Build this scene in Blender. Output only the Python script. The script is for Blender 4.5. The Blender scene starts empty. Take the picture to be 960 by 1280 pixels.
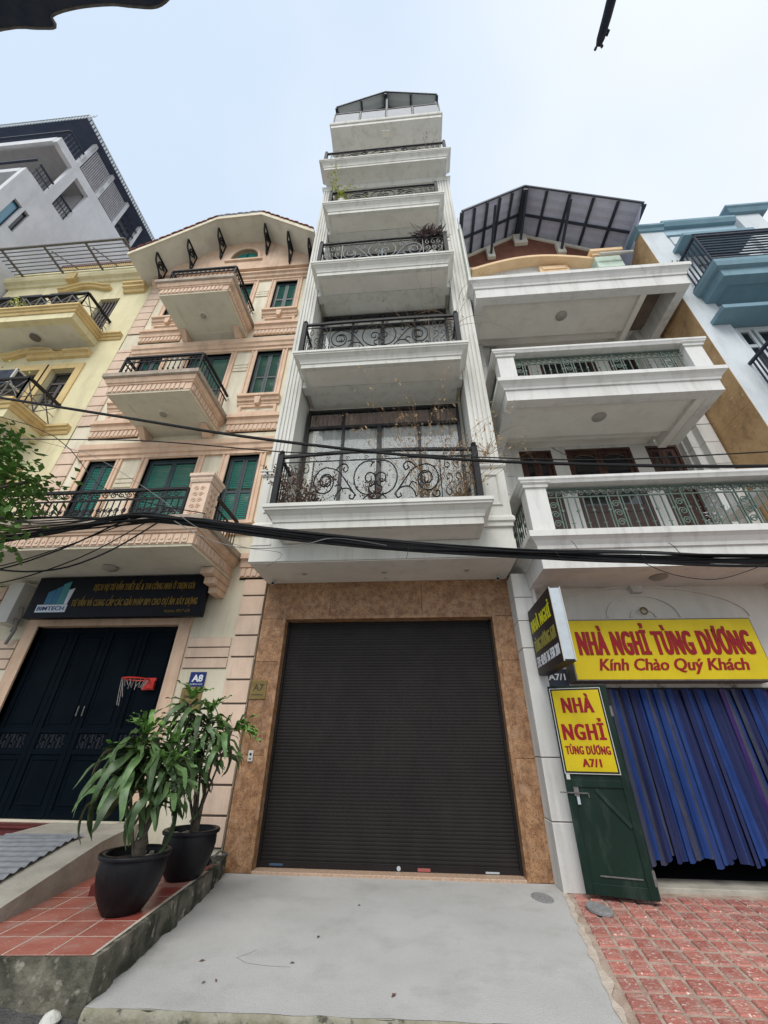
import bpy, bmesh, math, random
from mathutils import Vector, Matrix, noise
R = random.Random(7)
PI = math.pi
scene = bpy.context.scene
col = scene.collection

# ------------------------------------------------------------------ camera
cam_d = bpy.data.cameras.new("camera")
cam = bpy.data.objects.new("camera", cam_d)
col.objects.link(cam)
cam_d.sensor_fit = 'VERTICAL'
cam_d.sensor_height = 36.0
cam_d.lens = 490.6 / 1280 * 36
cam_d.clip_end = 3000
cam_d.clip_start = 0.05
cam.matrix_world = Matrix(((0.99688906, 0.03314007, 0.0715118, 0),
                           (0.07837003, -0.51332321, -0.85460951, 0),
                           (0.00838685, 0.85755526, -0.51432348, 1.55),
                           (0, 0, 0, 1)))
scene.camera = cam

# ------------------------------------------------------------------ sky, sun, exposure
SUN_EL, SUN_AZ = math.radians(50), math.radians(188)      # azimuth clockwise from +Y
world = bpy.data.worlds.new("World")
scene.world = world
world.use_nodes = True
wn = world.node_tree.nodes; wl = world.node_tree.links
for n in list(wn): wn.remove(n)
wo = wn.new('ShaderNodeOutputWorld')
bg = wn.new('ShaderNodeBackground')
sky = wn.new('ShaderNodeTexSky')
sky.sky_type = 'NISHITA'; sky.sun_disc = False
sky.sun_elevation = SUN_EL; sky.sun_rotation = SUN_AZ
sky.dust_density = 3.0
tc = wn.new('ShaderNodeTexCoord')
nz = wn.new('ShaderNodeTexNoise'); nz.inputs['Scale'].default_value = 1.3; nz.inputs['Detail'].default_value = 4
ramp = wn.new('ShaderNodeValToRGB')
ramp.color_ramp.elements[0].position = 0.3; ramp.color_ramp.elements[0].color = (6.1, 7.25, 8.7, 1)
ramp.color_ramp.elements[1].position = 0.72; ramp.color_ramp.elements[1].color = (8.3, 8.8, 9.3, 1)
# thin bright overcast: whiter towards +X, as the cloud layer is thinner there
sep = wn.new('ShaderNodeSeparateXYZ')
mad = wn.new('ShaderNodeMath'); mad.operation = 'MULTIPLY_ADD'; mad.inputs[1].default_value = 0.42; 
wl.new(tc.outputs['Generated'], nz.inputs['Vector'])
wl.new(tc.outputs['Generated'], sep.inputs[0])
wl.new(sep.outputs['X'], mad.inputs[0]); wl.new(nz.outputs['Fac'], mad.inputs[2])
wl.new(mad.outputs[0], ramp.inputs['Fac'])
mx = wn.new('ShaderNodeMixRGB'); mx.inputs['Fac'].default_value = 0.88
wl.new(sky.outputs['Color'], mx.inputs['Color1'])
wl.new(ramp.outputs['Color'], mx.inputs['Color2'])
wl.new(mx.outputs['Color'], bg.inputs['Color'])
bg.inputs['Strength'].default_value = 0.1
wl.new(bg.outputs['Background'], wo.inputs['Surface'])

sun_d = bpy.data.lights.new("sun", 'SUN')
sun_d.energy = 2.2; sun_d.angle = math.radians(38); sun_d.color = (1.0, 0.97, 0.92)
sun = bpy.data.objects.new("sun", sun_d); col.objects.link(sun)
sdir = Vector((math.sin(SUN_AZ) * math.cos(SUN_EL), math.cos(SUN_AZ) * math.cos(SUN_EL), math.sin(SUN_EL)))
sun.rotation_euler = sdir.to_track_quat('Z', 'Y').to_euler()

scene.view_settings.view_transform = 'Standard'
scene.view_settings.look = 'None'
scene.view_settings.exposure = 0.30
scene.view_settings.gamma = 1.0
scene.render.resolution_x = 768; scene.render.resolution_y = 1024

# ------------------------------------------------------------------ materials
def lin(c):
    return tuple((x / 12.92 if x <= 0.04045 else ((x + 0.055) / 1.055) ** 2.4) for x in c)
_m = {}
def mat(name, c, rough=0.75, c2=None, scale=3.0, detail=6, lo=0.35, hi=0.65, stain=0.0, stain_c=(0.08, 0.075, 0.06),
        stain_scale=1.2, stretch=0.25, bump=0.0, bscale=40, metal=0.0, spec=0.3, coat=0.0, speck=None, objvar=0.0, lines=None):
    if name in _m: return _m[name]
    m = bpy.data.materials.new(name); m.use_nodes = True
    nt = m.node_tree; N = nt.nodes; L = nt.links
    b = N['Principled BSDF']
    b.inputs['Roughness'].default_value = rough
    b.inputs['Metallic'].default_value = metal
    b.inputs['Specular IOR Level'].default_value = spec
    if coat: b.inputs['Coat Weight'].default_value = coat; b.inputs['Coat Roughness'].default_value = 0.15
    geo = N.new('ShaderNodeNewGeometry')
    pos = geo.outputs['Position']
    c2 = c2 or tuple(x * 0.86 for x in c)
    n1 = N.new('ShaderNodeTexNoise'); n1.inputs['Scale'].default_value = scale; n1.inputs['Detail'].default_value = detail
    n1.inputs['Roughness'].default_value = 0.6
    L.new(pos, n1.inputs['Vector'])
    r = N.new('ShaderNodeValToRGB'); r.color_ramp.elements[0].position = lo; r.color_ramp.elements[1].position = hi
    r.color_ramp.elements[0].color = (*c, 1); r.color_ramp.elements[1].color = (*c2, 1)
    L.new(n1.outputs['Fac'], r.inputs['Fac'])
    out = r.outputs['Color']
    if speck:
        sc, fac, colr = speck
        n3 = N.new('ShaderNodeTexNoise'); n3.inputs['Scale'].default_value = sc; n3.inputs['Detail'].default_value = 3
        L.new(pos, n3.inputs['Vector'])
        r3 = N.new('ShaderNodeValToRGB'); r3.color_ramp.elements[0].position = fac; r3.color_ramp.elements[1].position = fac + 0.08
        L.new(n3.outputs['Fac'], r3.inputs['Fac'])
        mm = N.new('ShaderNodeMixRGB'); mm.inputs['Color2'].default_value = (*colr, 1)
        L.new(r3.outputs['Color'], mm.inputs['Fac']); L.new(out, mm.inputs['Color1'])
        out = mm.outputs['Color']
    if stain > 0:
        mp = N.new('ShaderNodeMapping'); mp.inputs['Scale'].default_value = (1, 1, stretch)
        L.new(pos, mp.inputs['Vector'])
        n2 = N.new('ShaderNodeTexNoise'); n2.inputs['Scale'].default_value = stain_scale * 3; n2.inputs['Detail'].default_value = 8
        n2.inputs['Roughness'].default_value = 0.65
        L.new(mp.outputs['Vector'], n2.inputs['Vector'])
        r2 = N.new('ShaderNodeValToRGB'); r2.color_ramp.elements[0].position = 0.5; r2.color_ramp.elements[1].position = 0.8
        L.new(n2.outputs['Fac'], r2.inputs['Fac'])
        mu = N.new('ShaderNodeMath'); mu.operation = 'MULTIPLY'; mu.inputs[1].default_value = stain
        L.new(r2.outputs['Color'], mu.inputs[0])
        mm = N.new('ShaderNodeMixRGB'); mm.inputs['Color2'].default_value = (*stain_c, 1)
        L.new(mu.outputs[0], mm.inputs['Fac']); L.new(out, mm.inputs['Color1'])
        out = mm.outputs['Color']
    if objvar > 0:
        oi = N.new('ShaderNodeObjectInfo')
        mr = N.new('ShaderNodeMapRange'); mr.inputs['To Min'].default_value = 1 - objvar; mr.inputs['To Max'].default_value = 1 + objvar
        L.new(oi.outputs['Random'], mr.inputs['Value'])
        hs = N.new('ShaderNodeHueSaturation'); L.new(mr.outputs[0], hs.inputs['Value']); L.new(out, hs.inputs['Color'])
        out = hs.outputs['Color']
    L.new(out, b.inputs['Base Color'])
    if bump > 0:
        nb = N.new('ShaderNodeTexNoise'); nb.inputs['Scale'].default_value = bscale; nb.inputs['Detail'].default_value = 6
        L.new(pos, nb.inputs['Vector'])
        bp = N.new('ShaderNodeBump'); bp.inputs['Strength'].default_value = bump; bp.inputs['Distance'].default_value = 0.02
        L.new(nb.outputs['Fac'], bp.inputs['Height']); L.new(bp.outputs['Normal'], b.inputs['Normal'])
    _m[name] = m
    return m

WHITE = mat('white_render', (0.64, 0.63, 0.58), .85, (0.55, 0.54, 0.49), 1.3, detail=10, lo=.35, hi=.85, stain=.6, stain_c=(.29, .27, .23), stretch=.12, stain_scale=1.6, bump=.15)
WHITE2 = mat('white_paint_guesthouse', (0.65, 0.64, 0.61), .85, (0.56, 0.55, 0.52), 1.2, detail=10, lo=.35, hi=.85, stain=.6, stain_c=(.31, .29, .26), stretch=.12, stain_scale=1.6, bump=.15)
CREAMW = mat('cream_reveal', (0.68, 0.65, 0.56), .8, (0.60, 0.575, 0.49), 2, bump=.1)
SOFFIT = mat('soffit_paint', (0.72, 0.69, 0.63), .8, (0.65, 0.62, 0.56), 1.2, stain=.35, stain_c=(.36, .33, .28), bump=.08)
PEACH = mat('peach_paint', (0.70, 0.51, 0.375), .85, (0.60, 0.415, 0.29), 2.2, stain=.7, stain_c=(.28, .21, .16), stretch=.15, bump=.15)
PEACHQ = mat('peach_quoin_paint', (0.69, 0.53, 0.41), .85, (0.61, 0.455, 0.345), 2.5, stain=.65, stain_c=(.34, .26, .20), stretch=.2, bump=.2, objvar=.05)
CREAM = mat('cream_paint', (0.70, 0.64, 0.50), .85, (0.62, 0.56, 0.425), 1.6, stain=.6, stain_c=(.34, .29, .21), stretch=.15, bump=.15)
TAUPE = mat('taupe_soffit', (0.68, 0.66, 0.57), .8, (0.61, 0.59, 0.50), 1.4, stain=.4, stain_c=(.34, .31, .25), bump=.08)
GROOVE = mat('joint_dark', (0.13, 0.105, 0.085), .9)
YELLOW = mat('yellow_plaster', (0.70, 0.635, 0.405), .85, (0.62, 0.555, 0.34), 1.3, stain=.55, stain_c=(.34, .29, .18), stretch=.15, bump=.2)
WEATH = mat('weathered_stone_trim', (0.42, 0.35, 0.28), .9, (0.30, 0.245, 0.19), 4, stain=.6, stain_c=(.13, .11, .09), stretch=.2, bump=.3)
OCHRE = mat('ochre_trim', (0.64, 0.48, 0.23), .8, (0.56, 0.41, 0.18), 2.3, stain=.6, stain_c=(.28, .21, .12), bump=.15)
GREYW = mat('grey_white_wall', (0.62, 0.63, 0.65), .85, (0.54, 0.55, 0.565), .9, stain=.45, stain_c=(.36, .36, .37), bump=.2)
BLUEP = mat('blue_paint', (0.175, 0.285, 0.34), .7, (0.14, 0.24, 0.295), 1.5, stain=.45, stain_c=(.12, .17, .19), stretch=.15)
BLUEL = mat('light_blue_paint', (0.34, 0.47, 0.55), .7, (0.29, 0.41, 0.49), 1.5, stain=.35, stain_c=(.2, .25, .27))
BLUEW = mat('pale_grey_wall', (0.60, 0.64, 0.66), .8, (0.53, 0.57, 0.59), 1.1, stain=.6, stain_c=(.36, .37, .37), bump=.15)
BROWNW = mat('bare_brown_wall', (0.56, 0.38, 0.20), .85, (0.36, 0.22, 0.105), 1.1, detail=11, lo=.3, hi=.72, stain=.85, stain_c=(.17, .10, .055), stain_scale=1.3, stretch=.6, bump=.5, bscale=14, speck=(7, .66, (.62, .46, .28)))
BRICKR = mat('red_brown_render', (0.20, 0.085, 0.055), .85, (0.15, 0.062, 0.04), 6, bump=.3)
GRANITE = mat('brown_granite', (0.40, 0.225, 0.115), .45, (0.21, 0.105, 0.052), 11, detail=15, lo=.38, hi=.64, stain=.7, stain_c=(.47, .32, .21),
              stain_scale=2.6, stretch=.7, speck=(85, .55, (.11, .055, .03)), objvar=.07)
GRANL = mat('pale_granite', (0.52, 0.38, 0.28), .45, (0.36, 0.24, 0.16), 30, speck=(70, .6, (.18, .1, .07)))
IRON = mat('black_iron', (0.010, 0.0105, 0.012), .6, (0.018, 0.018, 0.02), 12, spec=.2)
IRONG = mat('dark_green_iron', (0.075, 0.115, 0.095), .55, (0.12, 0.15, 0.125), 15, metal=.1)
IRONR = mat('grey_painted_iron', (0.17, 0.165, 0.16), .55, (0.10, 0.09, 0.08), 18)
IRONN = mat('navy_iron', (0.022, 0.03, 0.05), .6, (0.04, 0.045, 0.06), 10, spec=.2)
ALU = mat('dark_aluminium', (0.020, 0.019, 0.021), .5, (0.03, 0.028, 0.03), 8, spec=.3)
SHUTG = mat('green_louvre', (0.025, 0.25, 0.205), .6, (0.035, 0.29, 0.24), 6, stain=.35, stain_c=(.05, .13, .11))
SHUTF = mat('dark_shutter_frame', (0.022, 0.038, 0.042), .5, (0.035, 0.05, 0.055), 7)
WOOD = mat('dark_door_wood', (0.045, 0.020, 0.016), .45, (0.075, 0.035, 0.025), 5, stain=.3, stain_c=(.02, .01, .01), coat=.2)
WOODG = mat('grey_brown_wood', (0.10, 0.085, 0.08), .6, (0.07, 0.055, 0.05), 6)
ROLLER = mat('roller_shutter_metal', (0.0135, 0.011, 0.011), .55, (0.018, 0.015, 0.0145), 2.0, stain=.35, stain_c=(.035, .03, .026), stain_scale=1.2, spec=.18)
GATE = mat('gate_navy_metal', (0.0015, 0.0038, 0.007), .6, (0.0025, 0.0065, 0.010), 2, stain=.3, stain_c=(.008, .012, .014), spec=.05)
DOORG = mat('green_door_metal', (0.002, 0.014, 0.009), .5, (0.006, 0.022, 0.015), 3, detail=10, stain=.75, stain_c=(.04, .058, .046), stain_scale=2.6, stretch=.3, spec=.25)
SIGNK = mat('black_sign_face', (0.003, 0.0045, 0.008), .45, (0.005, 0.006, 0.01), 3, spec=.15)
GOLD = mat('gold_lettering', (0.20, 0.125, 0.02), .5, (0.13, 0.08, 0.012), 9)
GOLDB = mat('bright_gold_lettering', (0.55, 0.40, 0.02), .45)
SIGNY = mat('yellow_sign_face', (0.62, 0.48, 0.006), .5, (0.55, 0.42, 0.004), 2.5, stain=.25, stain_c=(.36, .27, .02))
SIGNR = mat('red_lettering', (0.28, 0.004, 0.010), .5)
SIGND = mat('brown_black_sign', (0.022, 0.016, 0.018), .5)
LETY = mat('yellow_lettering', (0.62, 0.60, 0.01), .5)
LETO = mat('olive_lettering', (0.30, 0.27, 0.05), .5)
LETW = mat('white_lettering', (0.78, 0.80, 0.84), .5)
SILVER = mat('silver_edge', (0.52, 0.57, 0.60), .35, (0.46, 0.5, 0.53), 8, metal=.25)
PLATEB = mat('plate_blue', (0.012, 0.03, 0.16), .35)
PLATEK = mat('plate_dark', (0.03, 0.035, 0.055), .4)
BRASS = mat('brass_plate', (0.26, 0.19, 0.07), .35, (0.2, 0.14, 0.05), 12, metal=.5)
BRASSD = mat('brass_dark', (0.06, 0.045, 0.03), .5)
STRIPB = [mat('strip_blue', (0.008, 0.033, 0.155), .7, (0.012, 0.045, 0.19), 4, stretch=.1, stain=.5, stain_c=(.05, .05, .08)),
          mat('strip_navy', (0.010, 0.018, 0.075), .7, (0.014, 0.02, 0.08), 4, stain=.4, stain_c=(.06, .06, .10)),
          mat('strip_greyblue', (0.055, 0.06, 0.10), .4, (0.04, 0.045, 0.08), 5),
          mat('strip_violet', (0.035, 0.012, 0.10), .4, (0.05, 0.02, 0.13), 4)]
CONC = mat('driveway_concrete', (0.47, 0.465, 0.45), .8, (0.385, 0.38, 0.365), 1.0, detail=14, lo=.3, hi=.75, stain=.55, stain_c=(.24, .23, .21), stretch=1, stain_scale=.6, bump=.3, bscale=60, speck=(120, .62, (.25, .245, .235)))
CONCR = mat('rough_old_concrete', (0.17, 0.155, 0.12), .95, (0.04, 0.042, 0.03), 3.2, detail=15, lo=.36, hi=.60, stain=.95, stain_c=(.014, .017, .010), stretch=.8, stain_scale=1.8, bump=1.0, bscale=18, speck=(11, .60, (.27, .25, .20)))
MOSSY = mat('mossy_concrete_edge', (0.34, 0.32, 0.26), .95, (0.22, 0.20, 0.14), 4, detail=12, stain=.75, stain_c=(.07, .095, .02), stretch=1, stain_scale=1.0, bump=.9, bscale=20, speck=(13, .6, (.08, .075, .06)))
RAMPC = mat('ramp_concrete', (0.43, 0.40, 0.345), .85, (0.34, 0.315, 0.265), 2.5, stain=.6, stain_c=(.20, .18, .15), stretch=.8, bump=.4, bscale=25)
ASPH = mat('asphalt', (0.06, 0.06, 0.058), .9, (0.10, 0.10, 0.095), 14, detail=10, stain=.5, stain_c=(.16, .155, .14), stretch=1, bump=1.0, bscale=45, speck=(80, .64, (.2, .2, .19)))
TILER = mat('red_terracotta_tile', (0.30, 0.085, 0.06), .65, (0.37, 0.14, 0.105), 3.5, detail=9, stain=.75, stain_c=(.36, .28, .24), stretch=1, stain_scale=1.3, bump=.3, bscale=50, speck=(45, .66, (.52, .44, .39)), objvar=.14)
TILEP = mat('wet_red_tile', (0.25, 0.045, 0.035), .35, (0.31, 0.075, 0.055), 4, stain=.4, stain_c=(.35, .25, .2), stretch=1, objvar=.1)
PAVR = mat('red_paver', (0.37, 0.115, 0.09), .7, (0.42, 0.18, 0.145), 8, detail=9, stain=.85, stain_c=(.50, .39, .33), stretch=1, stain_scale=1.6, bump=.9, bscale=40, speck=(34, .60, (.62, .54, .48)), objvar=.16)
JOINT = mat('cement_joint', (0.56, 0.49, 0.41), .9, (0.42, 0.35, 0.285), 9, bump=.5, bscale=60)
MAROON = mat('maroon_step_tile', (0.11, 0.022, 0.02), .35, (0.14, 0.035, 0.03), 4)
CORRU = mat('galvanised_sheet', (0.52, 0.54, 0.57), .35, (0.38, 0.40, 0.43), 8, detail=9, metal=.55, stain=.6, stain_c=(.65, .66, .68), stretch=1, stain_scale=4)
POT = mat('black_glazed_pot', (0.006, 0.006, 0.008), .45, (0.010, 0.0095, 0.011), 5, stain=.35, stain_c=(.045, .042, .04), stain_scale=2.5, spec=.22)
SOIL = mat('pot_soil', (0.045, 0.035, 0.026), .95, (0.10, 0.085, 0.065), 30, bump=1, bscale=50)
BARK = mat('plant_bark', (0.12, 0.10, 0.075), .9, (0.06, 0.05, 0.04), 14, bump=.6, bscale=50)
LEAFD = mat('dark_plant_leaf', (0.036, 0.075, 0.022), .42, (0.10, 0.17, 0.06), 9, objvar=.5, spec=.45)
LEAFB = mat('young_plant_leaf', (0.09, 0.20, 0.035), .4, (0.14, 0.27, 0.06), 7, objvar=.3)
LEAFY = mat('withered_leaf', (0.45, 0.30, 0.10), .7, (0.30, 0.19, 0.07), 8)
LEAFT = mat('tree_leaf', (0.07, 0.155, 0.03), .5, (0.12, 0.23, 0.05), 4)
DRY = mat('dry_plant', (0.26, 0.18, 0.11), .9, (0.15, 0.09, 0.06), 12)
DRYR = mat('dry_reddish_leaf', (0.10, 0.045, 0.035), .85, (0.16, 0.09, 0.06), 12)
DRYY = mat('pale_dry_leaf', (0.50, 0.36, 0.19), .85, (0.32, 0.20, 0.10), 12)
PURP = mat('purple_leaf', (0.055, 0.03, 0.035), .6, (0.09, 0.05, 0.045), 9)
BAMB = mat('yellow_green_leaf', (0.42, 0.44, 0.08), .6, (0.30, 0.34, 0.06), 9)
RUBBER = mat('cable_sheath', (0.006, 0.006, 0.007), .55, (0.011, 0.011, 0.012), 9, spec=.25)
CABG = mat('pale_cable', (0.22, 0.215, 0.20), .7)
CURT = mat('pale_curtain_cloth', (0.40, 0.395, 0.375), .9, (0.33, 0.325, 0.305), 6)
CURTB = mat('pinkish_blind_cloth', (0.26, 0.19, 0.165), .9, (0.20, 0.145, 0.12), 6)
ROOFM = mat('dark_corrugated_roof', (0.50, 0.52, 0.64), .6, (0.41, 0.43, 0.54), 3)
ROOFS = mat('blue_black_steel', (0.03, 0.038, 0.055), .5)
ROOFT = mat('red_roof_tile', (0.28, 0.10, 0.065), .8, (0.20, 0.07, 0.05), 6, objvar=.15)
ROOFG = mat('grey_canopy_panel', (0.44, 0.47, 0.47), .6, (0.36, 0.39, 0.39), 30)
LAMP = mat('lamp_glass', (0.34, 0.32, 0.28), .35)
PLAST = mat('white_plastic', (0.55, 0.54, 0.50), .4)
REDP = mat('red_plastic', (0.55, 0.04, 0.03), .4)
NETM = mat('torn_net', (0.30, 0.28, 0.27), .9)
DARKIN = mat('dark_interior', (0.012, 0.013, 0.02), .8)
MINT = mat('mint_paint', (0.52, 0.62, 0.52), .7, (0.44, 0.53, 0.44), 4)
JOINTP = mat('sandy_paver_joint', (0.46, 0.37, 0.30), .95, (0.30, 0.21, 0.165), 6, detail=9, bump=.6, bscale=60)
LIDM = mat('grey_cast_lid', (0.20, 0.20, 0.20), .6, (0.28, 0.28, 0.275), 30, bump=.8, bscale=60)
STONE = mat('rubble_stone', (0.36, 0.34, 0.29), .9, (0.22, 0.20, 0.17), 10, bump=.8, bscale=30)
WHITEB = mat('whitewashed_lump', (0.60, 0.59, 0.54), .9, (0.48, 0.47, 0.42), 20, bump=.8, bscale=40)
def glass(name, c, tr):
    m = bpy.data.materials.new(name); m.use_nodes = True
    N = m.node_tree.nodes; L = m.node_tree.links
    for n in list(N): N.remove(n)
    o = N.new('ShaderNodeOutputMaterial'); g = N.new('ShaderNodeBsdfGlossy'); t = N.new('ShaderNodeBsdfTransparent')
    g.inputs['Roughness'].default_value = .03; g.inputs['Color'].default_value = (*c, 1)
    t.inputs['Color'].default_value = (.97, .98, .98, 1)
    x = N.new('ShaderNodeMixShader'); lw = N.new('ShaderNodeLayerWeight'); f = N.new('ShaderNodeMath'); f.operation = 'POWER'; f.inputs[1].default_value = 5.0; L.new(lw.outputs['Facing'], f.inputs[0])
    a = N.new('ShaderNodeMath'); a.operation = 'ADD'; a.inputs[1].default_value = 1 - tr; a.use_clamp = True
    L.new(f.outputs[0], a.inputs[0]); L.new(a.outputs[0], x.inputs[0]); L.new(t.outputs[0], x.inputs[1]); L.new(g.outputs[0], x.inputs[2])
    L.new(x.outputs[0], o.inputs['Surface'])
    return m
GLASS = glass('clear_window_glass', (.9, .95, 1), .992)
IRONS = mat('sky_sheen_iron', (0.26, 0.27, 0.29), .6)  # black iron's sky reflection put into the colour, for the third railing's scrolls
GLASSD = mat('dark_window_glass', (0.012, 0.014, 0.018), .06, spec=.8)
GLASSB = mat('blue_window_glass', (0.10, 0.28, 0.40), .1, spec=.8)
FROST = mat('frosted_panel', (0.22, 0.235, 0.26), .5)

# ------------------------------------------------------------------ mesh builder
class MB:
    def __init__(s): s.v = []; s.f = []; s.smooth = False
    def add(s, vs, fs):
        b = len(s.v); s.v += [tuple(v) for v in vs]; s.f += [tuple(i + b for i in f) for f in fs]; return s
    def box(s, x0, x1, y0, y1, z0, z1):
        if x0 > x1: x0, x1 = x1, x0
        if y0 > y1: y0, y1 = y1, y0
        if z0 > z1: z0, z1 = z1, z0
        return s.add([(x0, y0, z0), (x1, y0, z0), (x1, y1, z0), (x0, y1, z0), (x0, y0, z1), (x1, y0, z1), (x1, y1, z1), (x0, y1, z1)],
              [(0, 3, 2, 1), (4, 5, 6, 7), (0, 1, 5, 4), (1, 2, 6, 5), (2, 3, 7, 6), (3, 0, 4, 7)])
    def prism(s, pts, axis, a, b):
        n = len(pts)
        def w(p, t):
            if axis == 'y': return (p[0], t, p[1])
            if axis == 'z': return (p[0], p[1], t)
            return (t, p[0], p[1])
        vs = [w(p, a) for p in pts] + [w(p, b) for p in pts]
        fs = [tuple(range(n))[::-1], tuple(range(n, 2 * n))] + [(i, (i + 1) % n, n + (i + 1) % n, n + i) for i in range(n)]
        return s.add(vs, fs)
    def tube(s, pts, r, n=6, cap=True):
        s.smooth = True
        pts = [Vector(p) for p in pts]; k = len(pts)
        rr = r if isinstance(r, (list, tuple)) else [r] * k
        vs = []; up = None
        for i, p in enumerate(pts):
            t = (pts[min(i + 1, k - 1)] - pts[max(i - 1, 0)])
            if t.length < 1e-9: t = Vector((0, 0, 1))
            t.normalize()
            if up is None:
                up = Vector((0, 1, 0)) if abs(t.y) < .9 else Vector((1, 0, 0))
            x = up - t * up.dot(t)
            if x.length < 1e-6: x = t.orthogonal()
            x.normalize(); up = x; y = t.cross(x)
            for j in range(n):
                a = 2 * PI * j / n + PI / 4
                vs.append(p + (x * math.cos(a) + y * math.sin(a)) * rr[i])
        fs = [(i * n + j, i * n + (j + 1) % n, (i + 1) * n + (j + 1) % n, (i + 1) * n + j) for i in range(k - 1) for j in range(n)]
        if cap: fs += [tuple(range(n))[::-1], tuple(range((k - 1) * n, k * n))]
        return s.add(vs, fs)
    def bar(s, a, b, w, d=None):
        """square bar between two points"""
        d = d or w; a = Vector(a); b = Vector(b); t = (b - a).normalized()
        x = Vector((0, 1, 0)) if abs(t.y) < .9 else Vector((1, 0, 0))
        x = (x - t * x.dot(t)).normalized(); y = t.cross(x)
        vs = [p + x * (sx * d / 2) + y * (sy * w / 2) for p in (a, b) for sx, sy in ((-1, -1), (1, -1), (1, 1), (-1, 1))]
        return s.add(vs, [(3, 2, 1, 0), (4, 5, 6, 7), (0, 1, 5, 4), (1, 2, 6, 5), (2, 3, 7, 6), (3, 0, 4, 7)])
    def mould(s, path, prof, plane='xy', Y=0.0, closed=False):
        """profile (outward, height/depth) swept along a 2-D path with mitred corners; outward = right of travel"""
        n = len(path); m = len(prof); nr = []
        for i in range(n):
            def seg(a, b):
                dx, dy = b[0] - a[0], b[1] - a[1]; l = math.hypot(dx, dy) or 1
                return (dy / l, -dx / l)
            if closed: n1 = seg(path[i - 1], path[i]); n2 = seg(path[i], path[(i + 1) % n])
            else:
                n1 = seg(path[max(i - 1, 0)], path[max(i, 1)]); n2 = seg(path[min(i, n - 2)], path[min(i + 1, n - 1)])
            k = 1 + n1[0] * n2[0] + n1[1] * n2[1]; k = max(k, .2)
            nr.append(((n1[0] + n2[0]) / k, (n1[1] + n2[1]) / k))
        if closed:
            ar = sum(path[i][0] * path[(i + 1) % n][1] - path[(i + 1) % n][0] * path[i][1] for i in range(n))
            if ar < 0: nr = [(-a, -b) for a, b in nr]      # positive offset is always outside a closed path
        vs = []
        for (px, py), (nx, ny) in zip(path, nr):
            for o, h in prof:
                if plane == 'xy': vs.append((px + nx * o, py + ny * o, h))
                else: vs.append((px + nx * o, Y - h, py + ny * o))
        fs = []
        for i in range(n if closed else n - 1):
            i2 = (i + 1) % n
            for j in range(m):
                j2 = (j + 1) % m
                fs.append((i * m + j, i * m + j2, i2 * m + j2, i2 * m + j))
        if not closed: fs += [tuple(range(m))[::-1], tuple(range((n - 1) * m, n * m))]
        return s.add(vs, fs)
    def lathe(s, prof, c, n=24):
        s.smooth = True; b = []
        for r, z in prof:
            for j in range(n):
                a = 2 * PI * j / n; b.append((c[0] + r * math.cos(a), c[1] + r * math.sin(a), c[2] + z))
        fs = [(i * n + j, i * n + (j + 1) % n, (i + 1) * n + (j + 1) % n, (i + 1) * n + j) for i in range(len(prof) - 1) for j in range(n)]
        return s.add(b, fs + [tuple(range(n))[::-1], tuple(range((len(prof) - 1) * n, len(prof) * n))])
    def disc(s, c, r, axis='y', t=.02, n=20):
        pts = [(math.cos(2 * PI * j / n) * r, math.sin(2 * PI * j / n) * r) for j in range(n)]
        if axis == 'y': return s.prism([(c[0] + a, c[2] + b) for a, b in pts], 'y', c[1], c[1] + t)
        return s.prism([(c[0] + a, c[1] + b) for a, b in pts], 'z', c[2], c[2] + t)

W = {}
def wpos(o): return W.get(o.name, Vector((0, 0, 0))) if o else Vector((0, 0, 0))
def link_mesh(name, me, m, loc, parent):
    o = bpy.data.objects.new(name, me); col.objects.link(o)
    if m and not me.materials: me.materials.append(m)
    o.location = Vector(loc) - wpos(parent)
    if parent: o.parent = parent
    W[o.name] = Vector(loc)
    return o
def build(mb, name, m, parent=None, kind=None, label=None, cat=None, group=None, smooth=None, base=False, bevel=0):
    vs = [Vector(v) for v in mb.v]
    lo = Vector((min(v.x for v in vs), min(v.y for v in vs), min(v.z for v in vs)))
    hi = Vector((max(v.x for v in vs), max(v.y for v in vs), max(v.z for v in vs)))
    c = (lo + hi) / 2
    if base: c.z = lo.z
    me = bpy.data.meshes.new(name)
    me.from_pydata([v - c for v in vs], [], mb.f)
    bm = bmesh.new(); bm.from_mesh(me)
    bmesh.ops.recalc_face_normals(bm, faces=bm.faces)
    if mb.smooth if smooth is None else smooth:
        for f in bm.faces: f.smooth = len(f.verts) <= 4
        for e in bm.edges:
            if len(e.link_faces) == 2 and e.calc_face_angle(0) > 1.0: e.smooth = False
    bm.to_mesh(me); bm.free()
    o = link_mesh(name, me, m, c, parent)
    if bevel:
        bv = o.modifiers.new('bevel', 'BEVEL'); bv.width = bevel; bv.segments = 2; bv.limit_method = 'ANGLE'; bv.harden_normals = False
    tag(o, label, cat, group, kind)
    return o
def tag(o, label=None, cat=None, group=None, kind=None):
    if label: o['label'] = label
    if cat: o['category'] = cat
    if group: o['group'] = group
    if kind: o['kind'] = kind
    return o
def thing(name, label, cat, loc=(0, 0, 0), group=None):
    o = bpy.data.objects.new(name, None); col.objects.link(o); o.location = loc; W[o.name] = Vector(loc)
    o.empty_display_size = .2
    return tag(o, label, cat, group)
def piece(src, loc, parent, name=None, rot=None, m=None):
    """another object on the same mesh"""
    o = bpy.data.objects.new(name or src.name.split('.')[0], src.data); col.objects.link(o)
    o.location = Vector(loc) - wpos(parent); o.parent = parent; W[o.name] = Vector(loc)
    if rot: o.rotation_euler = rot
    for md in src.modifiers:
        b = o.modifiers.new(md.name, md.type)
        if md.type == 'BEVEL': b.width = md.width; b.segments = md.segments; b.limit_method = md.limit_method
    return o
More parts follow.
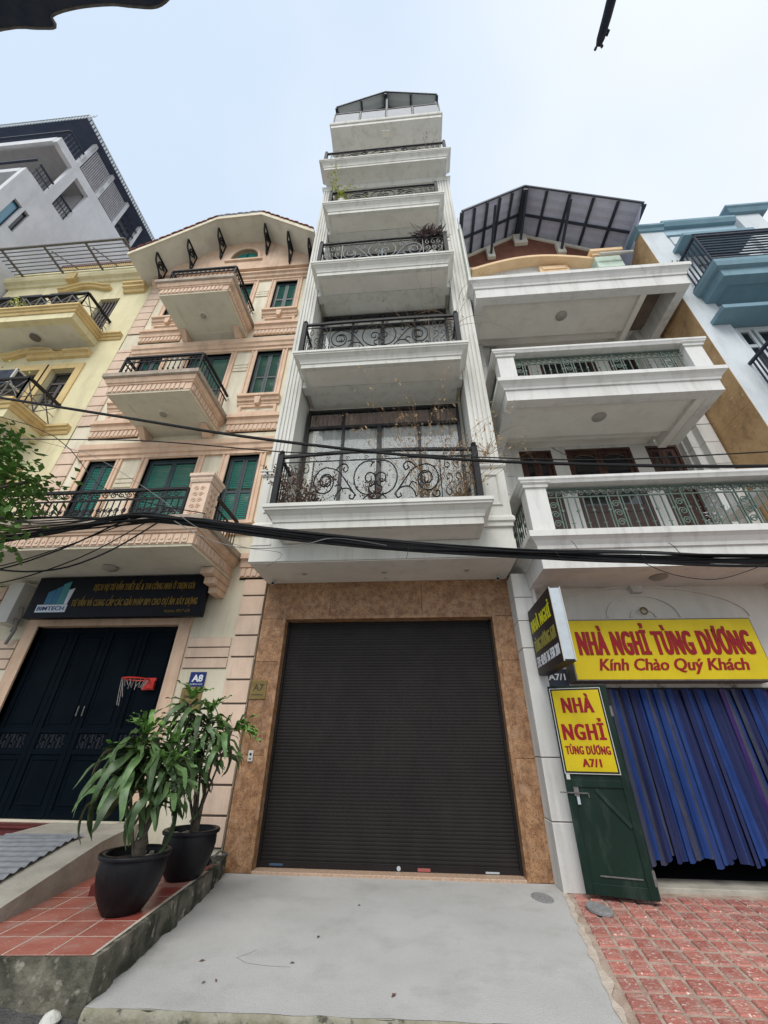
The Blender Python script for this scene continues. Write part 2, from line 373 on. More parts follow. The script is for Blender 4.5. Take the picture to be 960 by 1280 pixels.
def box(name, m, parent, x0, x1, y0, y1, z0, z1, bevel=0, **k):
    return build(MB().box(x0, x1, y0, y1, z0, z1), name, m, parent, bevel=bevel, **k)

def text(name, s, m, parent, org, u, v, width, height, depth=.006, bold=0.0, shear=0.0, label=None, smear=0.0, sp=1.0):
    """lettering fitted into width x height; org = lower-left corner, u / v = unit directions"""
    cu = bpy.data.curves.new(name, 'FONT'); cu.body = s; cu.offset = bold; cu.shear = shear; cu.extrude = .01; cu.resolution_u = 3; cu.space_character = sp
    t = bpy.data.objects.new(name, cu); col.objects.link(t)
    dg = bpy.context.evaluated_depsgraph_get()
    me = bpy.data.meshes.new_from_object(t.evaluated_get(dg))
    bpy.data.objects.remove(t)
    xs = [q.co.x for q in me.vertices]; ys = [q.co.y for q in me.vertices]
    x0, x1, y0, y1 = min(xs), max(xs), min(ys), max(ys)
    org = Vector(org); u = Vector(u).normalized(); v = Vector(v).normalized(); w = u.cross(v)
    c = org + u * width / 2 + v * height / 2
    for q in me.vertices:
        a = (q.co.x - x0) / (x1 - x0) * width; b = (q.co.y - y0) / (y1 - y0) * height; d = (q.co.z + .01) / .02 * depth
        q.co = org + u * a + v * b + w * d - c
    if smear:       # heavier vertical strokes: slightly shifted copies, each a hair deeper
        vs = [q.co.copy() for q in me.vertices]; fs = [tuple(p.vertices) for p in me.polygons]; n0 = len(vs); V = []; F = []
        for k, sh in enumerate((0, -1, 1, -.5, .5)):
            V += [q + u * smear * sh - w * (.0004 * k) for q in vs]; F += [tuple(i + n0 * k for i in f) for f in fs]
        me = bpy.data.meshes.new(name); me.from_pydata(V, [], F)
    me.materials.clear(); me.materials.append(m)
    o = link_mesh(name, me, m, c, parent)
    if label: o['label'] = label
    return o

# wall with openings as one mesh: grid of boxes
def wall_mesh(mb, x0, x1, z0, z1, y0, y1, ops):
    xs = sorted({x0, x1, *[max(x0, min(x1, a)) for o in ops for a in o[:2]]})
    for a, b in zip(xs[:-1], xs[1:]):
        if b - a < 1e-6: continue
        cut = sorted([(o[2], o[3]) for o in ops if o[0] < b - 1e-6 and o[1] > a + 1e-6])
        z = z0
        for c, d in cut:
            if c > z: mb.box(a, b, y0, y1, z, c)
            z = max(z, d)
        if z < z1: mb.box(a, b, y0, y1, z, z1)
    return mb

# ornamental iron
def spiral(cx, cz, r0, r1, a0, a1, n=16):
    return [(cx + (r0 + (r1 - r0) * i / n) * math.cos(a0 + (a1 - a0) * i / n), cz + (r0 + (r1 - r0) * i / n) * math.sin(a0 + (a1 - a0) * i / n)) for i in range(n + 1)]
def smoothpath(pts, k=5):
    out = []
    P = [pts[0]] + list(pts) + [pts[-1]]
    for i in range(1, len(P) - 2):
        p0, p1, p2, p3 = P[i - 1:i + 3]
        for j in range(k):
            t = j / k
            out.append(tuple(0.5 * ((2 * p1[a]) + (-p0[a] + p2[a]) * t + (2 * p0[a] - 5 * p1[a] + 4 * p2[a] - p3[a]) * t * t + (-p0[a] + 3 * p1[a] - 3 * p2[a] + p3[a]) * t ** 3) for a in range(len(p1))))
    out.append(tuple(P[-2]))
    return out
def xz(pts, Y): return [(p[0], Y, p[1]) for p in pts]

# ================================================================== GROUND
# road / ground sheet with a slightly uneven surface near the kerb
def ground():
    m = MB(); n = 60
    X0, X1, Y0, Y1 = -12, 12, -1.3, 4.4
    for j in range(n + 1):
        for i in range(n + 1):
            x = X0 + (X1 - X0) * i / n; y = Y0 + (Y1 - Y0) * j / n
            m.v.append((x, y, -0.085 + .085 * max(0, min(1, (-x - 2.2) / .8)) + 0.014 * noise.noise(Vector((x * 1.7, y * 1.7, 0)))))
    for j in range(n):
        for i in range(n):
            a = j * (n + 1) + i; m.f.append((a, a + 1, a + n + 2, a + n + 1))
    build(m, 'road', ASPH, kind='structure')
    g = MB().box(-400, 400, -400, 400, -0.9, -0.25)
    build(g, 'ground', mat('pale_ground', (.36, .35, .33), .9, (.28, .27, .25), 1.5), kind='structure')  # unseen sheet kept pale to bounce light up to the soffits
    build(MB().box(-60, 60, -9, -1.2, -.3, .04), 'bounce_pavement', mat('pale_paving', (.46, .45, .42), .85, (.38, .37, .34), 2), kind='structure', bevel=.02)  # unseen, added behind the camera as a pale reflector for the soffits
ground()

# grey driveway slab (front edge rough, slightly sloping)
def slab():
    fl, bl, br, fr = (-2.36, 3.90), (-2.86, 7.22), (1.80, 7.22), (1.27, 4.02)
    m = MB(); n = 40
    top = []; 
    for i in range(n + 1):
        t = i / n
        x = fl[0] + (fr[0] - fl[0]) * t; y = fl[1] + (fr[1] - fl[1]) * t + .018 * noise.noise(Vector((x * 5, 3, 0))) 
        top.append((x, y, 0.0 - .004 * abs(noise.noise(Vector((x * 9, 1, 2))))))
    k = len(top)
    back = [(bl[0] + (br[0] - bl[0]) * i / n, 7.22, 0.0) for i in range(n + 1)]
    m.add(top + back, [(i, i + 1, k + i + 1, k + i) for i in range(n)])
    d = build(m, 'driveway', CONC, kind='structure')
    m = MB(); rows = []
    for r, (dy, z) in enumerate(((0.0, -.002), (-.016, -.018), (-.022, -.05), (-.008, -.16))):
        rows += [(x, y + dy + (.012 * noise.noise(Vector((x * 7, r * 3, 1))) if r else 0), z + (.012 * noise.noise(Vector((x * 8, r, 5))) if r else 0)) for x, y, _ in top]
    m.add(rows, [(r * k + i, (r + 1) * k + i, (r + 1) * k + i + 1, r * k + i + 1) for r in range(3) for i in range(n)])
    build(m, 'slab_edge', MOSSY, d, smooth=True)
    m = MB().prism([fl, bl, br, fr], 'z', -.4, -.006); build(m, 'slab_body', CONCR, d)
    # fine crack and expansion joint lines cut as thin grooves (flat dark fill laid 3 mm proud would float: use narrow sunken look)
    cr = MB()
    for p in ([(-1.62, 4.72), (-1.50, 4.63), (-1.30, 4.60), (-1.12, 4.60)], [(-1.62, 4.72), (-1.55, 4.80), (-1.50, 4.88)]):
        for a, b in zip(p[:-1], p[1:]):
            dx, dy = b[0] - a[0], b[1] - a[1]; l = math.hypot(dx, dy); nx, ny = -dy / l * .0016, dx / l * .0016
            cr.add([(a[0] + nx, a[1] + ny, .001), (a[0] - nx, a[1] - ny, .001), (b[0] - nx, b[1] - ny, .001), (b[0] + nx, b[1] + ny, .001)], [(0, 1, 2, 3)])
    build(cr, 'crack', GROOVE, d, kind='stuff')
slab()
# granite sill under the roller shutter
# red paver forecourt at the right: skewed pavers, each its own piece
def pavers():
    base = MB().prism([(1.20, 3.6), (1.27, 4.02), (1.74, 6.86), (1.80, 7.3), (14, 7.3), (14, 3.6)], 'z', -.4, -.004)
    p = build(base, 'pavement', JOINTP, kind='structure')
    # ragged cement seam between slab and pavers
    m = MB(); n = 50; L = []; Rr = []
    for i in range(n + 1):
        t = i / n; y = 4.02 + t * 2.85; x = 1.265 + .1656 * (y - 4.02)
        L.append((x - .012 + .03 * noise.noise(Vector((y * 6, 0, 0))), y, .004))
        Rr.append((x + .045 + .07 * noise.noise(Vector((y * 4, 4, 0))) , y, .006))
    m.add(L + Rr, [(i, i + 1, n + 2 + i, n + 1 + i) for i in range(n)])
    build(m, 'cement_seam', JOINT, p)
    px, py, g, gy, sk = .176, .262, .030, .052, .165
    def pm():
        m = MB(); w, d, h = px - g, py - gy, .022
        def c(u, v, z): return (u + sk * v, v, z)
        e = .008
        vs = [c(-w/2, -d/2, -.01), c(w/2, -d/2, -.01), c(w/2, d/2, -.01), c(-w/2, d/2, -.01),
              c(-w/2, -d/2, h - e), c(w/2, -d/2, h - e), c(w/2, d/2, h - e), c(-w/2, d/2, h - e),
              c(-w/2 + e, -d/2 + e, h), c(w/2 - e, -d/2 + e, h), c(w/2 - e, d/2 - e, h), c(-w/2 + e, d/2 - e, h)]
        m.add(vs, [(0, 3, 2, 1), (0, 1, 5, 4), (1, 2, 6, 5), (2, 3, 7, 6), (3, 0, 4, 7), (4, 5, 9, 8), (5, 6, 10, 9), (6, 7, 11, 10), (7, 4, 8, 11), (8, 9, 10, 11)])
        return m
    src = None; cnt = 0; far = MB()
    for j in range(13):
        y = 3.82 + j * py
        if y > 6.85: break
        for i in range(46):
            x = 1.45 + .165 * (y - 4.02) + i * px
            if x < 1.27 + .1656 * (y - 4.02) + .13: continue
            if x > 2.75 + (y - 3.8) * .95 + .2: 
                if x < 9: far.add([(v[0] + x, v[1] + y, v[2] - .012) for v in pm().v], pm().f)
                continue
            z = -.014 + R.uniform(-.003, .003)
            if src is None:
                src = build(MB().add([(a + x, b + y, c + z) for a, b, c in pm().v], pm().f), 'paver', PAVR, p); sz = W[src.name].z
            else:
                o = piece(src, (x, y, sz + R.uniform(-.006, .004)), p, 'paver', (R.uniform(-.02, .02), R.uniform(-.02, .02), R.uniform(-.012, .012)))
            cnt += 1
    build(far, 'pavers', PAVR, p, kind='stuff')
pavers()

# raised tiled platform on the left with rough concrete face
def zt(x, y):   # gently sloping tile surface
    a = min(1.0, (x + 2.36) / -1.6); b = (y - 3.9) / 2.3
    return .245 - .055 * max(0, a) - .025 * b
def platform():
    A, B, C, D = (-2.36, 3.90), (-2.64, 6.3), (-2.84, 7.22), (-9.0, 7.22)
    F = (-9.0, 3.72)
    m = MB(); 
    # rough side and front faces, subdivided and displaced
    def face(p, q, n, ztop, zbot, rows=5, off=.0):
        vs = []
        for r in range(rows + 1):
            for i in range(n + 1):
                t = i / n; x = p[0] + (q[0] - p[0]) * t; y = p[1] + (q[1] - p[1]) * t
                z0 = ztop(x, y) - .004; z = z0 + (zbot - z0) * r / rows
                k = noise.noise(Vector((x * 5, y * 5, z * 7))) * .035 + noise.noise(Vector((x * 14, y * 14, z * 18))) * .016 + (abs(noise.noise(Vector((x * 9, y * 9, z * 12)))) ** .5) * .012
                lx, ly = (q[1] - p[1]), -(q[0] - p[0]); l = math.hypot(lx, ly)
                e = (k + .012 * r / rows) * (0 if r == 0 else 1) * min(1, (1 - t) * 12, t * 12)
                vs.append((x + lx / l * e, y + ly / l * e, z))
        m.add(vs, [(r * (n + 1) + i, r * (n + 1) + i + 1, (r + 1) * (n + 1) + i + 1, (r + 1) * (n + 1) + i) for r in range(rows) for i in range(n)])
    face(A, B, 60, zt, -.02); face(B, C, 20, zt, -.02, 4)
    face(F, A, 260, zt, -.26, 12)
    nx, ny = 24, 12; vs = []
    for j in range(ny + 1):
        for i in range(nx + 1):
            t = j / ny; y = 3.90 + 3.32 * t; xr = -2.36 - .145 * (y - 3.9) if y < 6.3 else -2.708 - .15 * (y - 6.3)
            xr = A[0] + (B[0] - A[0]) * (y - A[1]) / (B[1] - A[1]) if y < B[1] else B[0] + (C[0] - B[0]) * (y - B[1]) / (C[1] - B[1])
            x = xr + (-9.0 - xr) * (i / nx); y0 = y - (.18 * i / nx if j == 0 else 0)
            vs.append((x, y0, zt(x, y) - .004))
    m.add(vs, [(j * (nx + 1) + i, j * (nx + 1) + i + 1, (j + 1) * (nx + 1) + i + 1, (j + 1) * (nx + 1) + i) for j in range(ny) for i in range(nx)])
    p = build(m, 'raised_pavement', CONCR, kind='structure', smooth=True)
    # cement border strip along the right edge
    s = .345; g = .018; src = None
    sk = -.13
    for j in range(8):
        for i in range(14):
            y = 4.07 + j * s
            x = -2.50 - .125 * (y - 3.9) - i * s - .09
            if y > 6.9: continue
            if x < -3.62 - .19 * (y - 4.4) - .28 + .1 : continue
            if x > -2.40: continue
            w = s - g; 
            z = zt(x, y) + .003
            mtl = TILEP if (i == 0 and j in (2, 3, 4)) else TILER
            mm = MB()
            vs = []
            for zz in (-.02, .0):
                for u, v in ((-w/2, -w/2), (w/2, -w/2), (w/2, w/2), (-w/2, w/2)):
                    xx, yy = x + u + sk * v, y + v
                    vs.append((xx, yy, zt(xx, yy) + .004 + zz + R.uniform(-.0008, .0008)))
            mm.add(vs, [(0, 3, 2, 1), (4, 5, 6, 7), (0, 1, 5, 4), (1, 2, 6, 5), (2, 3, 7, 6), (3, 0, 4, 7)])
            build(mm, 'tile', mtl, p)
    # light grout bed between tiles
    vs = []
    for j in range(13):
        for i in range(9):
            y = 3.90 + 2.42 * j / 12; xr = -2.40 - .117 * (y - 3.9); x = xr - 2.0 * i / 8
            vs.append((x, y, zt(x, y) + .0022))
    build(MB().add(vs, [(j * 9 + i, j * 9 + i + 1, (j + 1) * 9 + i + 1, (j + 1) * 9 + i) for j in range(12) for i in range(8)]), 'grout', JOINT, p)
platform()

# concrete access ramp up to the peach house door, corrugated sheet on it
def ramp():
    r = thing('access_ramp', 'pale concrete ramp rising to the dark gate beside the potted plants', 'ramp', (-4.6, 5.6, 0))
    # right edge line in plan (x, y, z)
    e = [(-3.60, 3.75, .17), (-3.75, 4.5, .30), (-4.03, 6.05, .50), (-4.33, 7.28, .52)]
    m = MB()
    def ring(dx, dz): return [(x + dx, y, z + dz) for x, y, z in e]
    # kerb strip along the right: top, right face
    top_r = e; top_l = [(x - .34, y, z) for x, y, z in e]
    bot_r = [(x + .03, y, .0) for x, y, z in e]
    k = len(e)
    m.add(top_r + top_l + bot_r, [(i, i + 1, k + i + 1, k + i) for i in range(k - 1)] + [(2 * k + i, 2 * k + i + 1, i + 1, i) for i in range(k - 1)])
    build(m, 'kerb', RAMPC, r)
    # ramp deck, a touch lower
    a = [(x - .34, y, z - .012) for x, y, z in e]; b = [(-5.72, 3.75, .12), (-5.72, 4.5, .24), (-5.72, 6.05, .46), (-5.72, 7.28, .508)]
    c = [(x, y, 0) for x, y, z in b]
    m = MB().add(a + b + c, [(i, i + 1, k + i + 1, k + i) for i in range(k - 1)] + [(k + i, k + i + 1, 2 * k + i + 1, 2 * k + i) for i in range(k - 1)])
    build(m, 'deck', RAMPC, r)
    # paving slabs on landing (scored lines as thin grooves)
    # corrugated galvanised sheet lying on the deck
    m = MB(); n = 150; y0, y1 = 3.9, 6.35
    L = []; Rr = []
    for i in range(n + 1):
        y = y0 + (y1 - y0) * i / n
        zz = (.24 + (y - 4.5) * .142) if y < 6.05 else .46 + (y - 6.05) * .04
        zl = .245 + (y - 4.5) * .142; zl = min(zl, .475)
        h = .022 * (1 + math.cos((y - y0) * 2 * PI / .145)) / 1.0 * .5 + .012
        xr = -3.75 - .181 * (y - 4.5) - .40
        L.append((-5.6, y, min(zz, .49) + h + .01)); Rr.append((xr, y, min(.30 + (y - 4.5) * .129, .5) + h - .002))
    m.add(L + Rr, [(i, i + 1, n + 2 + i, n + 1 + i) for i in range(n)])
    m.smooth = True
    build(m, 'metal_sheet', CORRU, label='ridged galvanised sheet lying on the pale concrete ramp', cat='metal sheet')
    st = thing('entrance_steps', 'maroon tiled steps under the dark gate, left of the ramp', 'steps', (-6.6, 6.8, 0))
    for i, (y, z) in enumerate(((6.98, .50), (6.66, .34), (6.34, .18))):
        box('step', MAROON, st, -8.2, -5.76, y, 7.38 - i * .001, 0, z - .03, bevel=.006)
        box('tread', MAROON, st, -8.2, -5.755, y - .03, y + .33 + (.07 if i == 0 else -.01), z - .029, z, bevel=.005)
    box('cheek_wall', RAMPC, st, -8.5, -8.22, 6.0, 7.3, 0, .52, bevel=.01)
ramp()

# ================================================================== TOWER HOUSE (centre)
TX0, TX1 = -2.90, 1.74; YP, YF, YW = 6.2, 5.5, 6.92
PX0, PX1 = -2.47, 1.25
tower = thing('tower_house', 'narrow white eight storey house with roller shutter and stacked balconies in the centre', 'house', (-.58, 10, 0))
m = MB()
m.box(TX0 + .02, TX1 - .02, 6.98, 14, 4.36, 23.3)         # core
m.box(TX0 + .03, TX1 - .03, 7.52, 14, 0, 4.34)
build(m, 'wall', WHITE, tower)
# infill lining the recess
m = MB(); m.box(PX0, PX1, 6.93, 6.975, 4.9, 22.9); build(m, 'recess_wall', CREAMW, tower)
# storey bands: recess ceilings (beam a bit lower than the ceiling behind it)
LV = [(4.68, 5.10), (8.74, 9.12), (12.47, 12.90), (16.02, 16.50), (19.60, 20.0), (23.2, 23.9)]
# fluted pilasters
def pilaster(x0, x1, z0, z1, n=5):
    m = MB(); m.box(x0 + .006, x1 - .006, YP + .03, 6.978, z0, z1)
    w = (x1 - x0) / n
    for i in range(n):
        m.box(x0 + i * w + (.0 if i == 0 else .016), x0 + (i + 1) * w - (.0 if i == n - 1 else .016), YP, YP + .035, z0, z1)
    return build(m, 'pilaster', WHITE, tower, bevel=.006)
for x0, x1 in ((TX0, PX0), (PX1, TX1)):
    pilaster(x0 + .01, x1 - .01, 6.30, 19.30)
    # pedestal
    m = MB().box(x0 - .03, x1 + .03, YP - .03, 6.978, 4.9, 6.30); build(m, 'pedestal', WHITE, tower, bevel=.008)
    m = MB(); m.mould([(x0 - .03, 6.9), (x0 - .03, YP - .03), (x1 + .03, YP - .03), (x1 + .03, 6.9)], [(0, 6.16), (.03, 6.17), (.05, 6.2), (.05, 6.24), (.07, 6.27), (.07, 6.30), (0, 6.30)])
    build(m, 'pedestal_cap', WHITE, tower)
    # raised panel frame on pedestal
    m = MB(); a, b = x0 + .10, x1 - .10
    m.mould([(a, 5.32), (a, 6.02), (b, 6.02), (b, 5.32)], [(0, 0), (0, .018), (-.02, .03), (-.04, .018), (-.04, 0)], plane='xz', Y=YP - .03, closed=True)
    build(m, 'pedestal_panel', WHITE, tower)
    m = MB(); m.mould([(x0 - .03, 6.9), (x0 - .03, YP - .03), (x1 + .03, YP - .03), (x1 + .03, 6.9)], [(0, 4.98), (.035, 5.0), (.035, 5.06), (.015, 5.1), (0, 5.12)])
    build(m, 'pedestal_base', WHITE, tower)
# canopy over the garage
m = MB(); m.box(TX0 - .03, TX1 + .02, YP, 7.24, 4.34, 4.66)
m.box(TX0 - .02, TX1 + .01, YP + .015, 6.99, 4.66, 4.96)
build(m, 'canopy', WHITE, tower, bevel=.008)
box('canopy_soffit', SOFFIT, tower, TX0, TX1 - .01, YP + .03, 7.23, 4.325, 4.338)
m = MB().box(TX0 - .035, PX0 - .1, YP - .012, YP + .01, 4.66, 4.70); build(m, 'canopy_groove', WHITE, tower)
for x in (-2.05, -.55, .95):
    d = build(MB().disc((x, 6.75, 4.312), .055, 'z', .012), 'downlight', PLAST, tower)
    d = build(MB().disc((x, 6.75, 4.308), .038, 'z', .003), 'downlight_lens', LAMP, d)
d = build(MB().disc((-.55, 7.05, 4.315), .035, 'z', .01), 'downlight', PLAST, tower)

def slabprof(zb, zt, o=.0):
    h = zt - zb
    return [(-.3, zb), (0, zb), (0, zb + h * .30), (.02, zb + h * .31), (.03, zb + h * .42), (.06, zb + h * .56), (.12, zb + h * .70), (.15, zb + h * .74), (.155, zb + h * .82), (.175, zb + h * .84), (.175, zt), (-.3, zt)]
for i, (zb, ztp) in enumerate(LV[:4]):
    x0, x1 = PX0 + .11, PX1 - .09
    m = MB().mould([(x0, YP + .01), (x0, YF + .16), (x1, YF + .16), (x1, YP + .01)], slabprof(zb, ztp)[:], )
    m2 = MB().box(x0 + .02, x1 - .02, YF + .18, 6.94, zb + .012, ztp - .01)
    m.add(m2.v, m2.f)
    build(m, 'balcony_slab', WHITE, tower)
    if i:
        box('beam', WHITE, tower, PX0 + .002, PX1 - .002, YP + .012, YP + .25, zb + .004, ztp + .02)
        box('recess_ceiling', CREAMW, tower, PX0 + .001, PX1 - .001, YP + .26, 6.935, zb + .14, ztp + .01)
    # faint square lamp plate in soffit
    if i: build(MB().box(-.75, -.42, 5.78, 5.98, zb - .006, zb + .02), 'soffit_lamp', SOFFIT, tower, bevel=.004)
    box('soffit', SOFFIT, tower, x0 + .10, x1 - .10, YF + .26, YP - .002, zb - .003, zb + .011)
# level five: coved full-width balcony
zb, ztp = 19.60, 20.04
cov = [(-.3, 19.32), (0, 19.32), (.01, 19.38), (.03, 19.43), (.05, 19.46), (.06, 19.50)]
m = MB().mould([(TX0, 6.97), (TX0, YP), (TX1, YP), (TX1, 6.97)], cov + [(-.3, 19.54)]); build(m, 'capital_moulding', WHITE, tower)
prof = [(-.3, zb - .06)]
for k in range(7):
    a = k / 6 * PI / 2; prof.append((.52 * math.sin(a) * .55 + .0, zb - .06 + .3 * (1 - math.cos(a)) * .5))
m = MB()
x0, x1 = TX0 + .10, TX1 - .10
m.mould([(x0, YP), (x0, YF + .16), (x1, YF + .16), (x1, YP)], slabprof(zb, ztp))
q = [(YF + .17, zb + .001), (YF + .35, zb - .01), (YF + .55, zb - .05), (YP - .02, zb - .10), (YP + .3, zb - .12), (6.98, zb - .12), (6.98, ztp - .01), (YF + .18, ztp - .01)]
m.prism(q, 'x', x0 + .01, x1 - .01)
build(m, 'balcony_slab', WHITE, tower)
# level six box balcony (plain)
x0, x1 = TX0 + .06, TX1 - .02
m = MB()
m.prism([(YF + .05, 23.50), (YP, 23.18), (6.99, 23.18), (6.99, 23.8), (YF + .05, 23.8)], 'x', x0, x1)
m.mould([(x0, 6.9), (x0, YF + .05), (x1, YF + .05), (x1, 6.9)], [(-.1, 23.72), (.04, 23.74), (.06, 23.8), (.06, 23.9), (-.1, 23.9)])
build(m, 'balcony_slab', WHITE, tower)
m = MB().box(-.75, -.4, 5.75, 6.0, 23.30, 23.45); build(m, 'soffit_lamp', SOFFIT, tower)
# upper wall above the sixth slab
m = MB().box(TX0 + .4, TX1 - .4, 7.4, 14, 23.82, 26.3); build(m, 'attic_wall', WHITE, tower)
for x in (TX0 + .1, (TX0 + TX1) / 2, TX1 - .14):
    m = MB().box(x, x + .09, 5.75, 5.84, 23.9, 27.6 if abs(x + .58) < .3 else 26.35); build(m, 'roof_post', ROOFS, tower)
# gable roof of sheet panels on steel purlins
def gable(parent, xl, xm, xr, y0, y1, zl, zm, zr, npan, mroof, mst, th=.05, purl=(.35,), lipm=None, rafters=5):
    for (xa, za, xb, zb_) in ((xl, zl, xm, zm), (xm, zm, xr, zr)):
        for k in range(npan):
            t0, t1 = k / npan, (k + 1) / npan
            pa = (xa + (xb - xa) * t0, za + (zb_ - za) * t0); pb = (xa + (xb - xa) * t1, za + (zb_ - za) * t1)
            mm = MB()
            # ribbed sheet: ribs run along the slope
            n = int((y1 - y0) / .12); vs = []
            for i in range(n + 1):
                y = y0 + (y1 - y0) * i / n; dz = .018 if i % 2 else 0
                vs += [(pa[0] + .004, y, pa[1] + dz), (pb[0] - .004, y, pb[1] + dz)]
            k0 = len(vs); vs += [(v[0], v[1], v[2] + .012) for v in vs]
            f = [(2 * i, 2 * i + 1, 2 * i + 3, 2 * i + 2) for i in range(n)] + [(k0 + 2 * i, k0 + 2 * i + 2, k0 + 2 * i + 3, k0 + 2 * i + 1) for i in range(n)]
            f += [(0, k0, k0 + 1, 1), (2 * n, 2 * n + 1, k0 + 2 * n + 1, k0 + 2 * n)]
            mm.add(vs, f); build(mm, 'roof_panel', mroof, parent, smooth=False)
            for e in ([t0] if k else []) :
                p = (xa + (xb - xa) * e, za + (zb_ - za) * e)
                build(MB().bar((p[0], y0 + .02, p[1] - .05), (p[0], y1, p[1] - .05), .05, .08), 'rafter', mst, parent)
        for fy in purl:
            y = y0 + fy
            build(MB().bar((xa, y, za - .07), (xb, y, zb_ - .07), .06, .06), 'purlin', mst, parent)
        build(MB().bar((xa, y0 - .02, za + .0), (xb, y0 - .02, zb_ + .0), .07, .04), 'fascia', lipm or mst, parent)
    build(MB().bar((xm, y0, zm - .09), (xm, y1, zm - .09), .28, .14), 'ridge_beam', mst, parent)
    build(MB().bar((xl, y0, zl - .04), (xl, y1, zl - .04), .06, .12), 'eave_beam', mst, parent)
    build(MB().bar((xr, y0, zr - .04), (xr, y1, zr - .04), .06, .12), 'eave_beam', mst, parent)
gable(tower, -2.80, -.60, 1.72, 5.62, 9.5, 26.35, 27.85, 26.65, 2, ROOFG, ROOFS, purl=(.5, 1.5, 3))

# ---- iron railings with scrollwork
def scroll_paths():
    """half of the scroll pattern; U from the centre outwards (post at 2.77), v 0..1 up the panel"""
    P = []
    P.append(spiral(1.40, .47, .07, .36, PI * 1.1, PI * 4.5, 34) + smoothpath([(1.22, .80), (1.02, .70), (.82, .48), (.66, .28), (.52, .12)])[1:])
    P.append(smoothpath([(1.12, .76), (1.00, .88), (.86, .90), (.78, .80), (.84, .70), (.92, .76), (.88, .82)]))
    arc = [(.20 + .40 * math.cos(a), .55 + .41 * math.sin(a)) for a in [PI * (.62 - 1.24 * i / 20) for i in range(21)]]
    P.append(smoothpath([(.14, .82), (.10, .90), (.03, .93)]) + arc + smoothpath([(.06, .16), (.16, .22), (.17, .32), (.10, .34)]))
    P.append(spiral(.17, .52, .05, .20, PI, PI * 3.4, 18))
    P.append(smoothpath([(1.10, .06), (1.02, .22), (.88, .30), (.70, .28), (.56, .16), (.60, .05), (.70, .08), (.67, .15)]))
    P.append(smoothpath([(.92, .30), (1.0, .40), (1.12, .36)]))
    P.append(smoothpath([(1.52, .10), (1.62, .03), (1.72, .07), (1.70, .18), (1.62, .16)]))
    P.append(smoothpath([(1.45, .62), (1.30, .60), (1.24, .46), (1.32, .36), (1.42, .40)]))
    P.append(smoothpath([(0, .15), (.0, .35), (.05, .46)]))
    P.append(smoothpath([(.30, .05), (.20, .12), (.10, .06), (.0, .02)]))
    return P
def small_paths():
    return [spiral(.0, .16, .14, .03, PI * .5, PI * 2.6, 12), spiral(.0, .48, .15, .03, -PI * .5, PI * 1.6, 12), spiral(.0, .80, .14, .03, PI * .5, PI * 2.6, 12)]
def tower_rail(x0, x1, y, z0, z1, side_y, full=True, bow=.05, ms=None):
    ms = ms or IRON
    H = z1 - z0
    # top rail bowed slightly upwards
    m = MB(); n = 16
    pts = [(x0 + (x1 - x0) * i / n, y, z1 + bow * math.sin(PI * i / n)) for i in range(n + 1)]
    for a, b in zip(pts[:-1], pts[1:]): m.bar(a, b, .055, .05)
    r = build(m, 'railing', IRON, tower)
    m = MB().bar((x0, y, z0 + .05), (x1, y, z0 + .05), .03); m.bar((x0, y, z1 - .13), (x1, y, z1 - .13), .018)
    build(m, 'bottom_rail', IRON, r)
    for x in (x0, x1):
        m = MB().box(x - .05, x + .05, y - .05, y + .05, z0, z1 + .04)
        m.lathe([(.06, 0), (.065, .02), (.03, .035), (.045, .06), (.05, .08), (.03, .11), (.005, .125)], (x, y, z1 + .04), 10)
        build(m, 'post', IRON, r, smooth=False)
    hw = (x1 - x0) / 2; cx = (x0 + x1) / 2; zz0 = z0 + .06; hh = z1 - .13 - zz0
    def mp(p, s): return (cx + s * p[0] * hw * (1.0), y, zz0 + p[1] * hh)
    asp = hh / hw
    for s in (-1, 1):
        for q in scroll_paths():
            cu = sum(p[0] for p in q) / len(q)
            pts = [mp((p[0] / 2.77, p[1]), s) for p in q]
            build(MB().tube(pts, .013, 5), 'scroll', ms, r)
        build(MB().bar(mp((.645, 0), s), mp((.645, 1), s), .018), 'bar', ms, r)
        if full:
            for u in (.72, .81, .90):
                for q in small_paths():
                    build(MB().tube([mp((u + p[0] * .28, p[1]), s) for p in q], .009, 4), 'scroll', ms, r)
    # top frieze curls under handrail
    m = MB()
    for k in range(8):
        u = -.7 + k * .2
        m.tube([(cx + u * hw + p[0], y, z1 - .07 + p[1]) for p in spiral(0, 0, .045, .012, 0, PI * 2.4, 8)], .006, 4)
    build(m, 'frieze_scrolls', IRON, r, kind='stuff')
    # return sides back to the wall with plain bars
    for x in (x0, x1):
        build(MB().bar((x, y, z1), (x, side_y, z1), .05), 'side_rail', IRON, r)
        k = int((side_y - y) / .13)
        for i in range(1, k + 1):
            yy = y + (side_y - y) * i / (k + 1)
            build(MB().bar((x, yy, z0 + .01), (x, yy, z1 - .02), .016), 'baluster', IRON, r)
        build(MB().bar((x, y, z0 + .05), (x, side_y, z0 + .05), .022), 'side_rail', IRON, r)
    return r
tower_rail(-2.40, 1.15, 5.60, 5.10, 6.18, 6.18, bow=.07)
tower_rail(-2.40, 1.16, 5.60, 9.12, 10.2, 6.2, bow=.03)
tower_rail(-2.35, 1.17, 5.60, 12.90, 14.0, 6.2, bow=.03, ms=IRONS)
tower_rail(-2.33, 1.12, 5.60, 16.50, 17.38, 6.2, bow=.02)
tower_rail(-2.80, 1.63, 5.62, 20.04, 20.95, 6.6, bow=.02)
